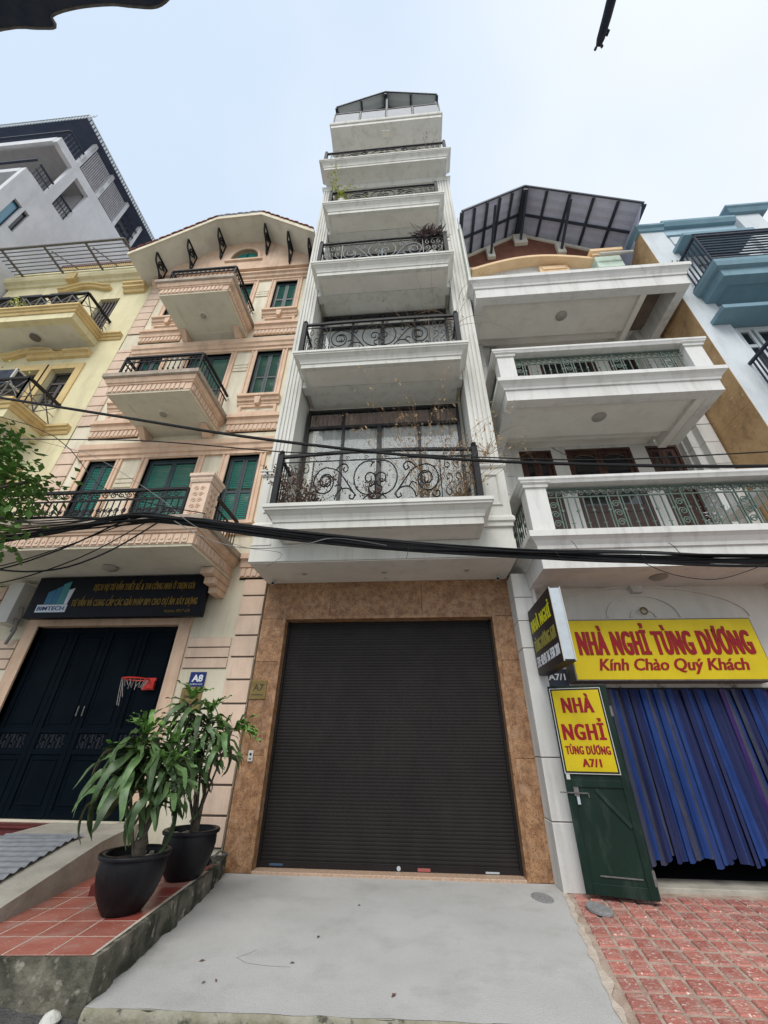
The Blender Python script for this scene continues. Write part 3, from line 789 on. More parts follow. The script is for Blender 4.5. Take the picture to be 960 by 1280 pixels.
# top railing: grey steel with frosted panels
m = MB().bar((-2.78, 5.6, 25.3), (1.70, 5.6, 25.3), .05); r = build(m, 'railing', IRONR, tower)
build(MB().bar((-2.78, 5.6, 24.0), (1.70, 5.6, 24.0), .04), 'bottom_rail', IRONR, r)
for i in range(5):
    x = -2.78 + i * 1.12
    build(MB().box(x - .025, x + .025, 5.575, 5.625, 23.9, 25.3), 'post', IRONR, r)
    if i < 4: build(MB().box(x + .05, x + 1.07, 5.59, 5.61, 24.22, 25.2), 'panel', FROST, r)
build(MB().bar((-2.78, 5.6, 24.12), (1.7, 5.6, 24.12), .02), 'mid_rail', IRONR, r)

# ---- windows of the tower
def slide_window(parent, x0, x1, z0, z1, Y, xs, ztr, fm=ALU, gm=GLASS, upper=None, fw=.06):
    m = MB()
    m.mould([(x0, z0), (x0, z1), (x1, z1), (x1, z0)], [(0, 0), (0, .10), (-fw, .10), (-fw, 0)], plane='xz', Y=Y, closed=True)
    if ztr: m.box(x0 + fw, x1 - fw, Y - .085, Y - .005, ztr - .035, ztr + .035)
    w = build(m, 'window', fm, parent)
    for i, x in enumerate(xs):
        wd = .055 if (len(xs) == 3 and i == 1) else .032
        build(MB().box(x - wd, x + wd, Y - .08, Y - .008, z0 + fw, (ztr - .035) if ztr else z1 - fw), 'mullion', fm, w)
    if ztr:
        for x in (upper or []): build(MB().box(x - .03, x + .03, Y - .08, Y - .008, ztr + .035, z1 - fw), 'mullion', fm, w)
        e = [x0 + fw] + list(upper or []) + [x1 - fw]
        for a, b in zip(e[:-1], e[1:]): build(MB().box(a + .02, b - .02, Y - .045, Y - .04, ztr + .035, z1 - fw), 'pane', gm, w)
    e = [x0 + fw] + list(xs) + [x1 - fw]
    for i, (a, b) in enumerate(zip(e[:-1], e[1:])):
        build(MB().box(a + .02, b - .02, Y - .05 + .012 * (i % 2), Y - .045 + .012 * (i % 2), z0 + fw, (ztr - .035) if ztr else z1 - fw), 'pane', gm, w)
    return w
slide_window(tower, -2.44, 1.17, 5.12, 8.60, 6.90, (-1.55, -.70, .22), 8.05, upper=(-1.58, .55))
slide_window(tower, -2.42, 1.16, 9.14, 12.42, 6.90, (-1.52, -.66, .26), 11.9, upper=(-1.52, -.66, .26))
slide_window(tower, -2.40, 1.16, 12.95, 15.8, 6.90, (-1.52, -.66, .26), 15.2, gm=GLASS, upper=(-.66,))
slide_window(tower, -2.40, 1.16, 16.6, 19.0, 6.90, (-1.52, -.66, .26), None)
# curtains hung behind the lowest window
def curtain(x0, x1, z0, z1, Y, m_, label, name='curtain', amp=.020, per=.19):
    n = int((x1 - x0) / .02); vs = []
    for z in (z0, z1):
        for i in range(n + 1):
            x = x0 + (x1 - x0) * i / n
            vs.append((x, Y + amp * math.sin(x / per * 2 * PI + 1.2 * math.sin(x * 2.1)) * (1.0 if z == z0 else .8), z))
    m = MB().add(vs, [(i, i + 1, n + 2 + i, n + 1 + i) for i in range(n)]); m.smooth = True
    o = build(m, name, m_, label=label, cat='curtain'); return o
curtain(-2.2, -.80, 5.15, 8.02, 6.902, CURT, 'pale gathered curtain behind the left half of the lowest tower window')
curtain(-.62, 1.1, 5.15, 8.02, 6.902, CURT, 'pale gathered curtain behind the right half of the lowest tower window')
curtain(-2.35, 1.1, 8.09, 8.52, 6.902, CURTB, 'brownish pleated valance at the top of the lowest tower window', per=.1, amp=.02)
curtain(-2.35, 1.1, 9.2, 11.8, 6.902, CURT, 'pale curtain behind the second tower window, seen through the scroll railing')

# ---- ground floor: granite surround, roller shutter
YS = 7.23
g = tower
def gran(x0, x1, y0, y1, z0, z1): return box('granite_panel', GRANITE, tower, x0, x1, y0, y1, z0, z1, bevel=.004)
for z0, z1 in ((0, 1.42), (1.425, 2.85), (2.855, 3.62)):
    gran(TX0 + .0, -2.47, YS, 7.50, z0, z1)
    gran(1.41, TX1 + .02, YS, 7.50, z0, z1)
for x0, x1 in ((TX0, -1.62), (-1.615, .12), (.125, TX1 + .02)):
    gran(x0, x1, YS, 7.50, 3.625, 4.325)
# inner reveal strip standing a little proud
for x0, x1 in ((-2.50, -2.44), (1.38, 1.44)):
    box('reveal_strip', GRANITE, tower, x0, x1, YS - .02, 7.47, 0, 3.66, bevel=.008)
box('reveal_strip', GRANITE, tower, -2.438, 1.378, YS - .02, 7.47, 3.60, 3.66, bevel=.006)
box('threshold', GRANL, tower, -2.438, 1.378, 7.20, 7.56, -.02, .035, bevel=.008)
def roller():
    z0, z1, x0, x1, Y = .06, 3.60, -2.436, 1.376, 7.44
    s = MB(); n = 74; h = (z1 - z0) / n; vs = []; prof = []
    for i in range(n):
        z = z0 + i * h
        prof += [(Y + .0022, z), (Y + .0022, z + .003), (Y, z + .007), (Y - .0025, z + h * .5), (Y, z + h - .003)]
    prof.append((Y + .012, z1))
    k = len(prof)
    s.add([(x0, y, z) for y, z in prof] + [(x1, y, z) for y, z in prof], [(i, i + 1, k + i + 1, k + i) for i in range(k - 1)])
    r = build(s, 'roller_shutter', ROLLER, tower, kind='stuff', smooth=False)
    # ventilation slots near the top
    sl = MB()
    for j in range(5):
        z = z0 + (n - 17 + j * 2.0) * h + h * .4
        for i in range(58):
            x = x0 + .28 + i * .058
            if (i // 9) % 2 == 0 or True: sl.box(x, x + .034, Y - .0062, Y - .001, z, z + .014)
    build(sl, 'vent_slots', DARKIN, r, kind='stuff')
    build(MB().box(x0, x1, Y - .03, Y + .02, .036, .10), 'bottom_bar', ROLLER, r)
    build(MB().box(-.09, .09, Y - .036, Y - .030, .045, .080), 'sticker', mat('faded_red_sticker', (.36, .10, .09), .6), r)
    build(MB().disc((-.36, Y - .036, .07), .028, 'y', .006), 'lock', SILVER, r)
    build(MB().box(-2.25, -2.05, Y - .034, Y - .030, .06, .085), 'label_plate', mat('dull_blue_label', (.05, .09, .16), .6), r)
    build(MB().box(.86, 1.05, Y - .034, Y - .030, .045, .065), 'handle', SILVER, r)
    for x in (-2.42, 1.36): build(MB().box(x - .022, x + .022, Y - .045, Y + .02, .03, 3.6), 'guide_rail', ROLLER, r)
roller()
# number plate A7, door bell, cameras
pl = thing('house_number_plate', 'worn brass plate with number A7 on the granite left of the roller shutter', 'number plate', (-2.76, 7.2, 2.38))
box('plate', BRASS, pl, -2.90, -2.62, 7.212, 7.228, 2.24, 2.54, bevel=.003)
text('lettering', 'A7', BRASSD, pl, (-2.85, 7.2115, 2.37), (1, 0, 0), (0, 0, 1), .18, .11, .003, bold=.02)
box('small_line', BRASSD, pl, -2.86, -2.66, 7.2085, 7.2115, 2.30, 2.315)
db = thing('door_bell', 'small white door bell button on the left granite pier', 'door bell', (-2.72, 7.2, 1.41))
box('case', PLAST, db, -2.75, -2.67, 7.20, 7.229, 1.34, 1.49, bevel=.006)
build(MB().disc((-2.71, 7.194, 1.44), .018, 'y', .008), 'button', IRON, db)
build(MB().box(-2.73, -2.69, 7.197, 7.201, 1.365, 1.39), 'name_slot', IRONR, db)
def camera_dome(x, y, z, label, d=1):
    c = thing('security_camera', label, 'camera', (x, y, z))
    build(MB().lathe([(.045, 0), (.05, -.012), (.03, -.03)], (x, y, z), 12), 'base', PLAST, c)
    build(MB().tube([(x, y, z - .03), (x - .03 * d, y - .05, z - .06), (x - .05 * d, y - .13, z - .09)], [.02, .03, .034], 10), 'body', PLAST, c)
    build(MB().disc((x - .05 * d, y - .139, z - .092), .026, 'y', .006, 12), 'lens', IRON, c)
camera_dome(1.58, 7.1, 4.325, 'small white camera under the right end of the tower canopy', 1)
camera_dome(-2.76, 7.1, 4.325, 'small white camera under the left end of the tower canopy', -1)
camera_dome(1.02, 6.55, 8.86, 'small white camera in the recess above the lowest tower window', 1)
# drainpipe at tower right side top

# ================================================================== PEACH HOUSE (left of the tower)
AX0, AX1, AY = -9.03, -2.95, 7.30
peach = thing('peach_house', 'peach and cream house with green louvred shutters left of the tower', 'house', (-6, 10, 0))
LA = [4.44, 8.45, 12.42]
ops = [(-7.47, -4.55, .52, 3.55)]
for z0, ztopw, zs in ((4.95, 7.72, 5.77), (8.98, 11.70, 9.73), (12.95, 15.46, 13.66)):
    ops += [(-6.55, -5.25, z0, ztopw), (-4.45, -3.68, zs, ztopw), (-8.13, -7.40, zs if z0 > 5 else z0, ztopw)]
ops += [(-6.5, -5.5, 17.25, 17.75)]
m = wall_mesh(MB(), AX0, AX1, 0, 16.6, AY, AY + .25, ops[:-1])
m.box(AX0 + .01, AX1 - .01, AY + .26, 13.5, 0, 16.5)
build(m, 'wall', CREAM, peach)
# quoin blocks, each a piece
def quoins(x0, x1, z0, z1, h=.385, y=AY - .035, gap=.03):
    src = None; z = z0
    while z < z1 - .1:
        hh = min(h, z1 - z)
        zc = z + hh / 2
        if src is None or abs(hh - h) > 1e-6:
            o = build(MB().box(x0, x1, y, AY + .02, z + gap / 2, z + hh - gap / 2), 'quoin_block', PEACHQ, peach, bevel=.008)
            src = src or o
        else: piece(src, ((x0 + x1) / 2, W[src.name].y, zc), peach)
        z += h
    box('quoin_backing', GROOVE, peach, x0 + .02, x1 - .012, y + .022, AY + .01, z0, z1)
quoins(-3.41, -2.955, .25, 4.45)
quoins(AX0 + .01, -8.56, .25, 4.4)
quoins(AX0 + .01, -8.56, 4.95, 8.2); quoins(AX0 + .01, -8.56, 8.95, 12.2); quoins(AX0 + .01, -8.56, 12.95, 15.7)
# ground floor band blocks either side of the door
for x0, x1 in ((-4.28, -3.45), (-8.45, -7.75)):
    for i in range(3): box('band_block', PEACHQ, peach, x0, x1, AY - .03, AY + .01, 2.76 + i * .185, 2.76 + i * .185 + .165, bevel=.008)
    box('band_backing', GROOVE, peach, x0 + .01, x1 - .01, AY - .008, AY + .005, 2.75, 3.3)
# flat peach door surround
m = MB(); m.mould([(-7.47, .52), (-7.47, 3.55), (-4.55, 3.55), (-4.55, .52)], [(0, -.2), (0, .03), (-.24, .03), (-.24, -.0)][::1], plane='xz', Y=AY)
m2 = MB().mould([(-4.55, .52), (-4.55, 3.55), (-7.47, 3.55), (-7.47, .52)], [(0, -.2), (0, .035), (.24, .035), (.24, -.02), (.01, -.2)], plane='xz', Y=AY)
build(m2, 'door_surround', PEACH, peach)
# gate: four metal leaves with panels, a band of cut-outs in the middle
xs = [-7.47, -6.74, -6.01, -5.28, -4.55]
for i in range(4):
    a, b = xs[i] + .004, xs[i + 1] - .004; Y = AY + .12
    m = MB(); m.box(a, b, Y, Y + .04, .53, 3.545)
    for u, v in ((a, a + .09), (b - .09, b)): m.box(u, v, Y - .022, Y + .001, .53, 3.545)
    for z, h in ((.53, .10), (1.40, .07), (1.72, .07), (3.44, .10)): m.box(a + .091, b - .091, Y - .02, Y + .001, z, z + h)
    lf = build(m, 'gate_leaf', GATE, peach, bevel=.004)
    for z0, z1 in ((.70, 1.34), (1.86, 3.38)):
        mm = MB(); mm.mould([(a + .13, z0), (a + .13, z1), (b - .13, z1), (b - .13, z0)], [(0, 0), (0, .012), (-.02, .012), (-.03, 0)], plane='xz', Y=Y, closed=True)
        build(mm, 'leaf_panel', GATE, lf)
    cm = MB()
    for k in range(7):
        x = a + .13 + k * .068
        cm.box(x, x + .02 + .02 * (k % 2), Y - .004, Y + .002, 1.49, 1.70)
        cm.box(x, x + .055, Y - .004, Y + .0021, 1.54 + .06 * (k % 3), 1.57 + .06 * (k % 3))
    build(cm, 'cutout_band', DARKIN, lf, kind='stuff')
    if i in (1, 2): build(MB().bar((b - .05 if i == 1 else a + .05, Y - .05, 1.98), (b - .05 if i == 1 else a + .05, Y - .05, 2.14), .016), 'handle', IRONR, lf)

# balcony slabs with peach moulding
def pslab(x0, x1, yf, zb, zt, wall_right, wall_left, big=False):
    h = zt - zb
    path = [(x0, AY - .001), (x0, yf), (x1, yf), (x1, AY - .001)]
    fr = zb + h * .08, zb + h * .46
    m = MB().mould(path, [(-.25, fr[0] + .001), (.0, fr[0]), (.0, fr[1]), (.03, fr[1] + .01), (.035, fr[1] + h * .08), (.06, fr[1] + h * .10), (.09, fr[1] + h * .24), (.10, fr[1] + h * .30), (-.25, fr[1] + h * .30)])
    m.box(x0 + .2, x1 - .2, yf + .2, AY - .002, zb + .03, zt - .001)
    s = build(m, 'balcony_slab', PEACH, peach)
    build(MB().mould(path, [(-.25, fr[1] + h * .301), (.12, fr[1] + h * .301), (.15, fr[1] + h * .34), (.15, zt), (-.25, zt)]), 'slab_top', WEATH, s)
    m = MB().mould(path, [(-.06, zb), (-.02, zb), (-.01, fr[0] - .003), (-.06, fr[0] - .003)]); build(m, 'slab_lip', CREAM, s)
    a = .34
    m = MB().mould([(x0 + a, yf + a), (x1 - a, yf + a), (x1 - a, AY - .25), (x0 + a, AY - .25)], [(0, zb + .035), (0, zb + .001), (.295, zb + .001), (.295, zb + .035)], closed=True)
    build(m, 'soffit_frame', TAUPE, s)
    box('soffit', TAUPE, s, x0 + a - .02, x1 - a + .02, yf + a - .02, AY - .22, zb + .012, zb + .034)
    # frieze of little blocks
    step = .135 if big else .115; bz0, bz1 = fr[0] + .02, fr[1] - .02
    n = int((x1 - x0 - .1) / step)
    if big:
        for i in range(n):
            x = x0 + .08 + i * step
            if x < -7.9: continue
            b = build(MB().box(x, x + step - .03, yf - .018, yf + .002, bz0, bz1), 'frieze_block', PEACHQ, s, bevel=.004)
        for i in range(int((AY - yf - .3) / step)):
            y = yf + .08 + i * step
            build(MB().box(x1 - .002, x1 + .018, y, y + step - .03, bz0, bz1), 'frieze_block', PEACHQ, s, bevel=.004)
        rs = MB()
        for i in range(n):
            x = x0 + .08 + i * step + (step - .03) / 2
            rs.disc((x, yf - .03, (bz0 + bz1) / 2), .03, 'y', .013, 8)
        build(rs, 'rosettes', PEACH, s, kind='stuff')
    else:
        mm = MB()
        for i in range(n):
            x = x0 + .05 + i * step; mm.prism([(x, bz0), (x + step * .7, bz0), (x + step * .8, bz1), (x + step * .15, bz1)], 'y', yf - .02, yf + .002)
        for i in range(int((AY - yf - .1) / step)):
            y = yf + .05 + i * step
            for xx, d in ((x0, -1), (x1, 1)): mm.prism([(y, bz0), (y + step * .7, bz0), (y + step * .8, bz1), (y + step * .15, bz1)], 'x', xx - .002 * d, xx + .02 * d)
        build(mm, 'dentils', PEACHQ, s, kind='stuff')
    lamp = build(MB().lathe([(.15, 0), (.15, -.015), (.12, -.03), (.03, -.04)] if not big else [(.13, 0), (.14, -.02), (.12, -.06), (.06, -.09), (.01, -.10)], ((x0 + x1) / 2 if not big else -5.74, 6.5, zb + .012), 20), 'ceiling_lamp', LAMP if big else TAUPE, s)
    if not big: build(MB().lathe([(.085, 0), (.085, -.02), (.02, -.03)], ((x0 + x1) / 2, 6.5, zb - .02), 16), 'lamp_glass', LAMP, lamp)
    # same cornice running along the wall either side
    for wx in (wall_left, wall_right):
        if not wx: continue
        c = [(.0, zb + .001), (.0, fr[0]), (.05, fr[0]), (.05, fr[1]), (.08, fr[1] + .01), (.10, fr[1] + h * .24), (.12, fr[1] + h * .3), (.16, fr[1] + h * .32), (.16, zt), (.0, zt)]
        build(MB().mould([(wx[0], AY), (wx[1], AY)], c), 'cornice', PEACH, peach)
        mm = MB(); n2 = int((wx[1] - wx[0]) / .12)
        for i in range(n2):
            x = wx[0] + .03 + i * .12; mm.prism([(x, bz0), (x + .08, bz0), (x + .09, bz1), (x + .02, bz1)], 'y', AY - .07, AY - .048)
        build(mm, 'dentils', PEACHQ, peach, kind='stuff')
    return s
pslab(-9.0, -3.72, 5.68, 4.44, 4.97, (-3.55, -2.96), None, True)
pslab(-6.95, -4.92, 5.82, 8.45, 9.0, (-4.74, -2.96), (-8.5, -7.12))
pslab(-6.95, -4.92, 5.82, 12.42, 12.97, (-4.74, -2.96), (-8.5, -7.12))
# stepped console at the right end under the lowest slab, small ones under the balconies
m = MB()
for i, (y0, z0, z1) in enumerate(((6.55, 4.30, 4.43), (6.72, 4.17, 4.30), (6.92, 4.05, 4.17))): m.box(-3.98 + i * .02, -3.74 - i * .02, y0, AY - .001, z0, z1 - .001)
build(m, 'console', PEACH, peach, bevel=.012)
for zb in (8.45, 12.42):
    for x in (-6.85, -5.2):
        m = MB().prism([(6.85, zb - .01), (AY - .002, zb - .01), (AY - .002, zb - .34), (7.1, zb - .24)], 'x', x, x + .16); build(m, 'console', PEACH, peach, bevel=.012)
# horizontal peach beams and cream bands under each slab, piers
for zt_, zb in ((8.44, 7.74), (12.41, 11.72)):
    build(MB().mould([(-8.45, AY), (-2.96, AY)], [(0, zb), (.06, zb), (.06, zb + .1), (.10, zb + .12), (.12, zb + .22), (.16, zb + .26), (.18, zb + .40), (0, zb + .42)]), 'beam_moulding', PEACH, peach)
def shutter_window(x0, x1, z0, z1, Y, split=2, rails=(.42,), surround=True, name='window'):
    m = MB().mould([(x0, z0), (x0, z1), (x1, z1), (x1, z0)], [(0, 0), (0, .05), (-.04, .05), (-.04, 0)], plane='xz', Y=Y, closed=True)
    w = build(m, name, SHUTF, peach)
    for i in range(split):
        a = x0 + .04 + (x1 - x0 - .08) * i / split; b = x0 + .04 + (x1 - x0 - .08) * (i + 1) / split
        fw = .06; m = MB()
        m.box(a + .003, a + fw, Y - .04, Y - .005, z0 + .04, z1 - .04); m.box(b - fw, b - .003, Y - .04, Y - .005, z0 + .04, z1 - .04)
        zz = [z0 + .04] + [z0 + (z1 - z0) * r for r in rails] + [z1 - .04 - .07]
        for z in zz: m.box(a + fw, b - fw, Y - .038, Y - .006, z, z + .07)
        s = build(m, 'shutter', SHUTF, w)
        l = MB(); z = z0 + .13
        while z < z1 - .13:
            if not any(abs(z - (r_ + .035)) < .07 for r_ in zz): l.add([(a + fw, Y - .035, z), (b - fw, Y - .035, z), (b - fw, Y - .010, z + .030), (a + fw, Y - .010, z + .030), (a + fw, Y - .029, z - .008), (b - fw, Y - .029, z - .008), (b - fw, Y - .004, z + .024), (a + fw, Y - .004, z + .024)],
                  [(0, 1, 2, 3), (7, 6, 5, 4), (0, 4, 5, 1), (3, 2, 6, 7)])
            z += .050
        build(l, 'louvres', SHUTG, w, kind='stuff')
    if surround:
        sx = MB().mould([(x1, z0 - (.0)), (x1, z1), (x0, z1), (x0, z0)], [(0, -.16), (0, .03), (.03, .045), (.06, .045), (.07, .025), (.11, .025), (.12, .05), (.16, .05), (.17, .0), (.17, -.01), (.01, -.16)], plane='xz', Y=AY)
        build(sx, 'window_surround', PEACH, peach)
    return w
for z0, zt_, zs in ((4.97, 7.72, 5.77), (9.0, 11.70, 9.73), (12.97, 15.46, 13.66)):
    shutter_window(-6.55, -5.25, z0, zt_, AY + .12, 2, (.45,))
    shutter_window(-4.45, -3.68, zs, zt_, AY + .12, 2, (.45,))
    shutter_window(-8.13, -7.40, zs if z0 > 5 else z0, zt_, AY + .12, 2, (.45,))
    # sills with keystone below the outer windows
    for xa, xb in ((-4.62, -3.46), (-8.33, -7.2)):
        if z0 < 5 and xa < -6: continue
        m = MB().mould([(xa, AY), (xb, AY)], [(0, zs - .30), (.05, zs - .29), (.06, zs - .22), (.10, zs - .20), (.12, zs - .10), (.17, zs - .08), (.17, zs), (0, zs)])
        s = build(m, 'window_sill', PEACH, peach)
        xc = (xa + xb) / 2
        build(MB().prism([(xc - .09, zs - .10), (xc + .09, zs - .10), (xc + .06, zs - .36), (xc - .06, zs - .36)], 'y', AY - .15, AY - .001), 'keystone', PEACH, s, bevel=.01)
        if z0 > 5:
            # raised panel frame below the sill
            m = MB().mould([(xa + .06, zs - .62), (xa + .06, zs - .32), (xb - .06, zs - .32), (xb - .06, zs - .62)], [(0, 0), (0, .05), (-.07, .05), (-.09, 0)], plane='xz', Y=AY, closed=True)
            build(m, 'sill_panel', PEACH, s)
    # grooved bands near the head of each pier
    for xa, xb in ((-5.06, -4.64), (-7.20, -6.74)):
        for k in range(3): box('pier_band', CREAM, peach, xa, xb, AY - .028, AY + .002, zt_ - .85 + k * .13, zt_ - .85 + k * .13 + .105, bevel=.006)
# top cornice and gable wall
build(MB().mould([(AX0, AY), (AX1, AY)], [(0, 15.560), (.06, 15.572), (.06, 15.668), (.12, 15.698), (.14, 15.800), (.20, 15.824), (.20, 15.884), (.12, 15.908), (.12, 16.016), (.22, 16.058), (.24, 16.124), (0, 16.124)]), 'top_cornice', PEACH, peach)
GY = 7.05
gp = [(-8.9, 16.6), (-8.9, 16.3), (-3.0, 16.3), (-3.0, 16.6), (-5.0, 18.0), (-6.63, 18.0)]
def gable_wall():
    m = MB(); n = 14; ax, az, rw, rh = -5.76, 16.62, .50, .74
    arch = [(ax - rw, az)] + [(ax - rw * math.cos(PI * i / n), az + .12 + (rh - .12) * math.sin(PI * i / n)) for i in range(n + 1)] + [(ax + rw, az)]
    # left block, right block, strip below, strips above arch
    m.prism([(-8.9, 16.0), (ax - rw, 16.0), (ax - rw, 18.0), (-6.63, 18.0), (-8.9, 16.2)], 'y', GY, GY + .2)
    m.prism([(ax + rw, 16.0), (-2.97, 16.0), (-2.97, 16.32), (-5.0, 18.0), (ax + rw, 18.0)], 'y', GY, GY + .2)
    m.box(ax - rw, ax + rw, GY, GY + .2, 16.0, az)
    for p, q in zip(arch[1:-2], arch[2:-1]): m.prism([p, q, (q[0], 18.1), (p[0], 18.1)], 'y', GY, GY + .2)
    m.box(AX0 + .1, AX1 - .01, GY + .21, 13, 16.1, 16.5)
    build(m, 'gable_wall', PEACH, peach)
    build(MB().mould([arch[-1]] + arch[1:-1][::-1] + [arch[0]], [(0, -.1), (0, .03), (.04, .05), (.10, .05), (.14, .02), (.14, -.01), (.01, -.1)], plane='xz', Y=GY), 'arch_surround', PEACH, peach)
    box('window_sill', PEACH, peach, ax - rw - .2, ax + rw + .2, GY - .07, GY + .01, az - .1, az, bevel=.01)
    w = build(MB().prism(arch, 'y', GY + .13, GY + .16), 'arched_window', SHUTF, peach)
    l = MB(); z = az + .05
    while z < az + .66:
        hw = rw * math.sqrt(max(0, 1 - (max(0, z - az - .12) / (rh - .12)) ** 2)) - .06
        for a, b in ((ax - hw, ax - .03), (ax + .03, ax + hw)): l.box(a, b, GY + .105, GY + .129, z, z + .03)
        z += .055
    build(l, 'louvres', SHUTG, w, kind='stuff')
gable_wall()
# eaves: clipped gable roof with wide painted soffit
EY = 6.20
ev = [(-9.3, 15.75), (-8.62, 16.25), (-6.63, 17.80), (-5.01, 17.86), (-2.95, 16.22)]
def eaves():
    m = MB(); top = [(x, z + .12) for x, z in ev]
    for (a, b), (c, d) in zip(zip(ev[:-1], ev[1:]), zip(top[:-1], top[1:])):
        m.prism([a, b, d, c], 'y', EY, 13.5)
    r = build(m, 'roof', TAUPE, peach)
    m = MB()
    for a, b in zip(ev[:-1], ev[1:]): m.prism([(a[0], a[1] - .03), (b[0], b[1] - .03), (b[0], b[1] + .16), (a[0], a[1] + .16)], 'y', EY - .03, EY - .002)
    build(m, 'fascia_board', CREAM, r)
    # clay tiles along the verge, each one a piece
    for (xa, za), (xb, zb) in zip(ev[:-1], ev[1:]):
        l = math.hypot(xb - xa, zb - za); n = max(2, int(l / .22)); ang = math.atan2(zb - za, xb - xa)
        for i in range(n):
            t = (i + .5) / n; x = xa + (xb - xa) * t; z = za + (zb - za) * t
            flat = abs(zb - za) < .3
            for row in range(2):
                mm = MB(); k = 5; pts = [(-.115 + .23 * j / k, .035 * math.sin(PI * j / k)) for j in range(k + 1)]
                pts = pts + [(p[0], p[1] - .02) for p in pts[::-1]]
                q = [(x + p[0] * math.cos(ang) - p[1] * math.sin(ang), z + .17 + p[0] * math.sin(ang) + p[1] * math.cos(ang) + .03 * ((i) % 2)) for p in pts]
                mm.prism(q, 'y', EY - .07 + row * .32, EY + .27 + row * .32)
                if row == 0: build(mm, 'roof_tile', ROOFT if not flat else ROOFM, r)
    m = MB(); m.prism([(x, z + .14) for x, z in ev] + [(x, z + .17) for x, z in ev[::-1]], 'y', EY + .2, 13.5); build(m, 'tile_field', ROOFT, r)
    # ornate iron brackets
    for bx, zf in ((-8.55, 16.3), (-7.62, 17.05), (-6.66, 17.72), (-4.95, 17.76), (-4.0, 17.02), (-3.2, 16.4)):
        zw = zf - .95; yw = GY - .01; yf = EY + .22
        m = MB(); m.bar((bx, yw, zf - .02), (bx, yw, zw), .035, .05)
        m.bar((bx, yw, zf - .03), (bx, yf, zf - .03), .035, .05)
        b = build(m, 'eave_bracket', IRON, peach)
        def yz(p): return [(bx, a, c) for a, c in p]
        build(MB().tube(yz(smoothpath([(yf, zf - .05), (yf + .1, zf - .35), (yw - .25, zf - .55), (yw - .04, zw + .02)])), .032, 5), 'brace', IRON, b)
        build(MB().tube(yz([(a + yw - .26, c + zf - .26) for a, c in spiral(0, 0, .17, .05, 0, PI * 3.2, 18)]), .026, 5), 'scroll', IRON, b)
        build(MB().tube(yz([(a + yw - .12, c + zf - .62) for a, c in spiral(0, 0, .09, .03, PI, PI * 4, 14)]), .024, 5), 'scroll', IRON, b)
eaves()

def peach_rail(x0, x1, yf, zb, zt_, sides, big=False, back=AY - .05):
    m = MB().bar((x0, yf, zt_), (x1, yf, zt_), .055, .06); r = build(m, 'railing', IRON, peach)
    z2 = zt_ - (.17 if not big else .20)
    build(MB().bar((x0, yf, z2), (x1, yf, z2), .028), 'mid_rail', IRON, r)
    build(MB().bar((x0, yf, zb + .05), (x1, yf, zb + .05), .03), 'bottom_rail', IRON, r)
    n = max(1, int((x1 - x0) / .125))
    for i in range(n + 1):
        x = x0 + (x1 - x0) * i / n
        w = .045 if i in (0, n) else .016
        mm = MB().bar((x, yf, zb), (x, yf, z2 if w < .03 else zt_), w)
        if w < .03: zc = (zb + z2) / 2 + .02; mm.prism([(x - .03, zc), (x, zc - .045), (x + .03, zc), (x, zc + .045)], 'y', yf - .012, yf + .012)
        build(mm, 'baluster', IRON, r)
    s = MB()
    st = .14 if not big else .155; k = int((x1 - x0) / st)
    for i in range(k):
        cx = x0 + st * (i + .5); h = (zt_ - z2) / 2
        s.tube(xz([(cx + p[0], z2 + h + p[1]) for p in spiral(0, 0, h * .8, h * .15, 0, PI * 3, 10)], yf), .009, 4)
        if big:
            s.tube(xz([(cx + p[0], zb + .14 + p[1]) for p in spiral(0, 0, .06, .015, PI, PI * 4, 8)], yf), .008, 4)
            s.tube(xz([(cx + p[0] * .7, (zb + z2) / 2 + .02 + p[1]) for p in spiral(0, 0, .075, .02, PI, PI * 4, 8)], yf), .008, 4)
    if k: build(s, 'frieze_scrolls', IRON, r, kind='stuff')
    for x in sides:
        build(MB().bar((x, yf, zt_), (x, back, zt_), .055), 'side_rail', IRON, r)
        build(MB().bar((x, yf, z2), (x, back, z2), .026), 'side_rail', IRON, r)
        build(MB().bar((x, yf, zb + .05), (x, back, zb + .05), .03), 'side_rail', IRON, r)
        k = int((back - yf) / .125)
        for i in range(1, k + 1):
            y = yf + (back - yf) * i / (k + 1)
            build(MB().bar((x, y, zb), (x, y, z2), .016), 'baluster', IRON, r)
peach_rail(-6.93, -4.95, 5.88, 9.0, 9.78, (-6.93, -4.95))
peach_rail(-6.93, -4.95, 5.88, 12.97, 13.75, (-6.93, -4.95))
peach_rail(-8.9, -4.13, 5.74, 4.97, 5.66, (), True)
peach_rail(-3.85, -3.84, 6.12, 4.97, 5.70, (-3.78,), True, AY - .05)
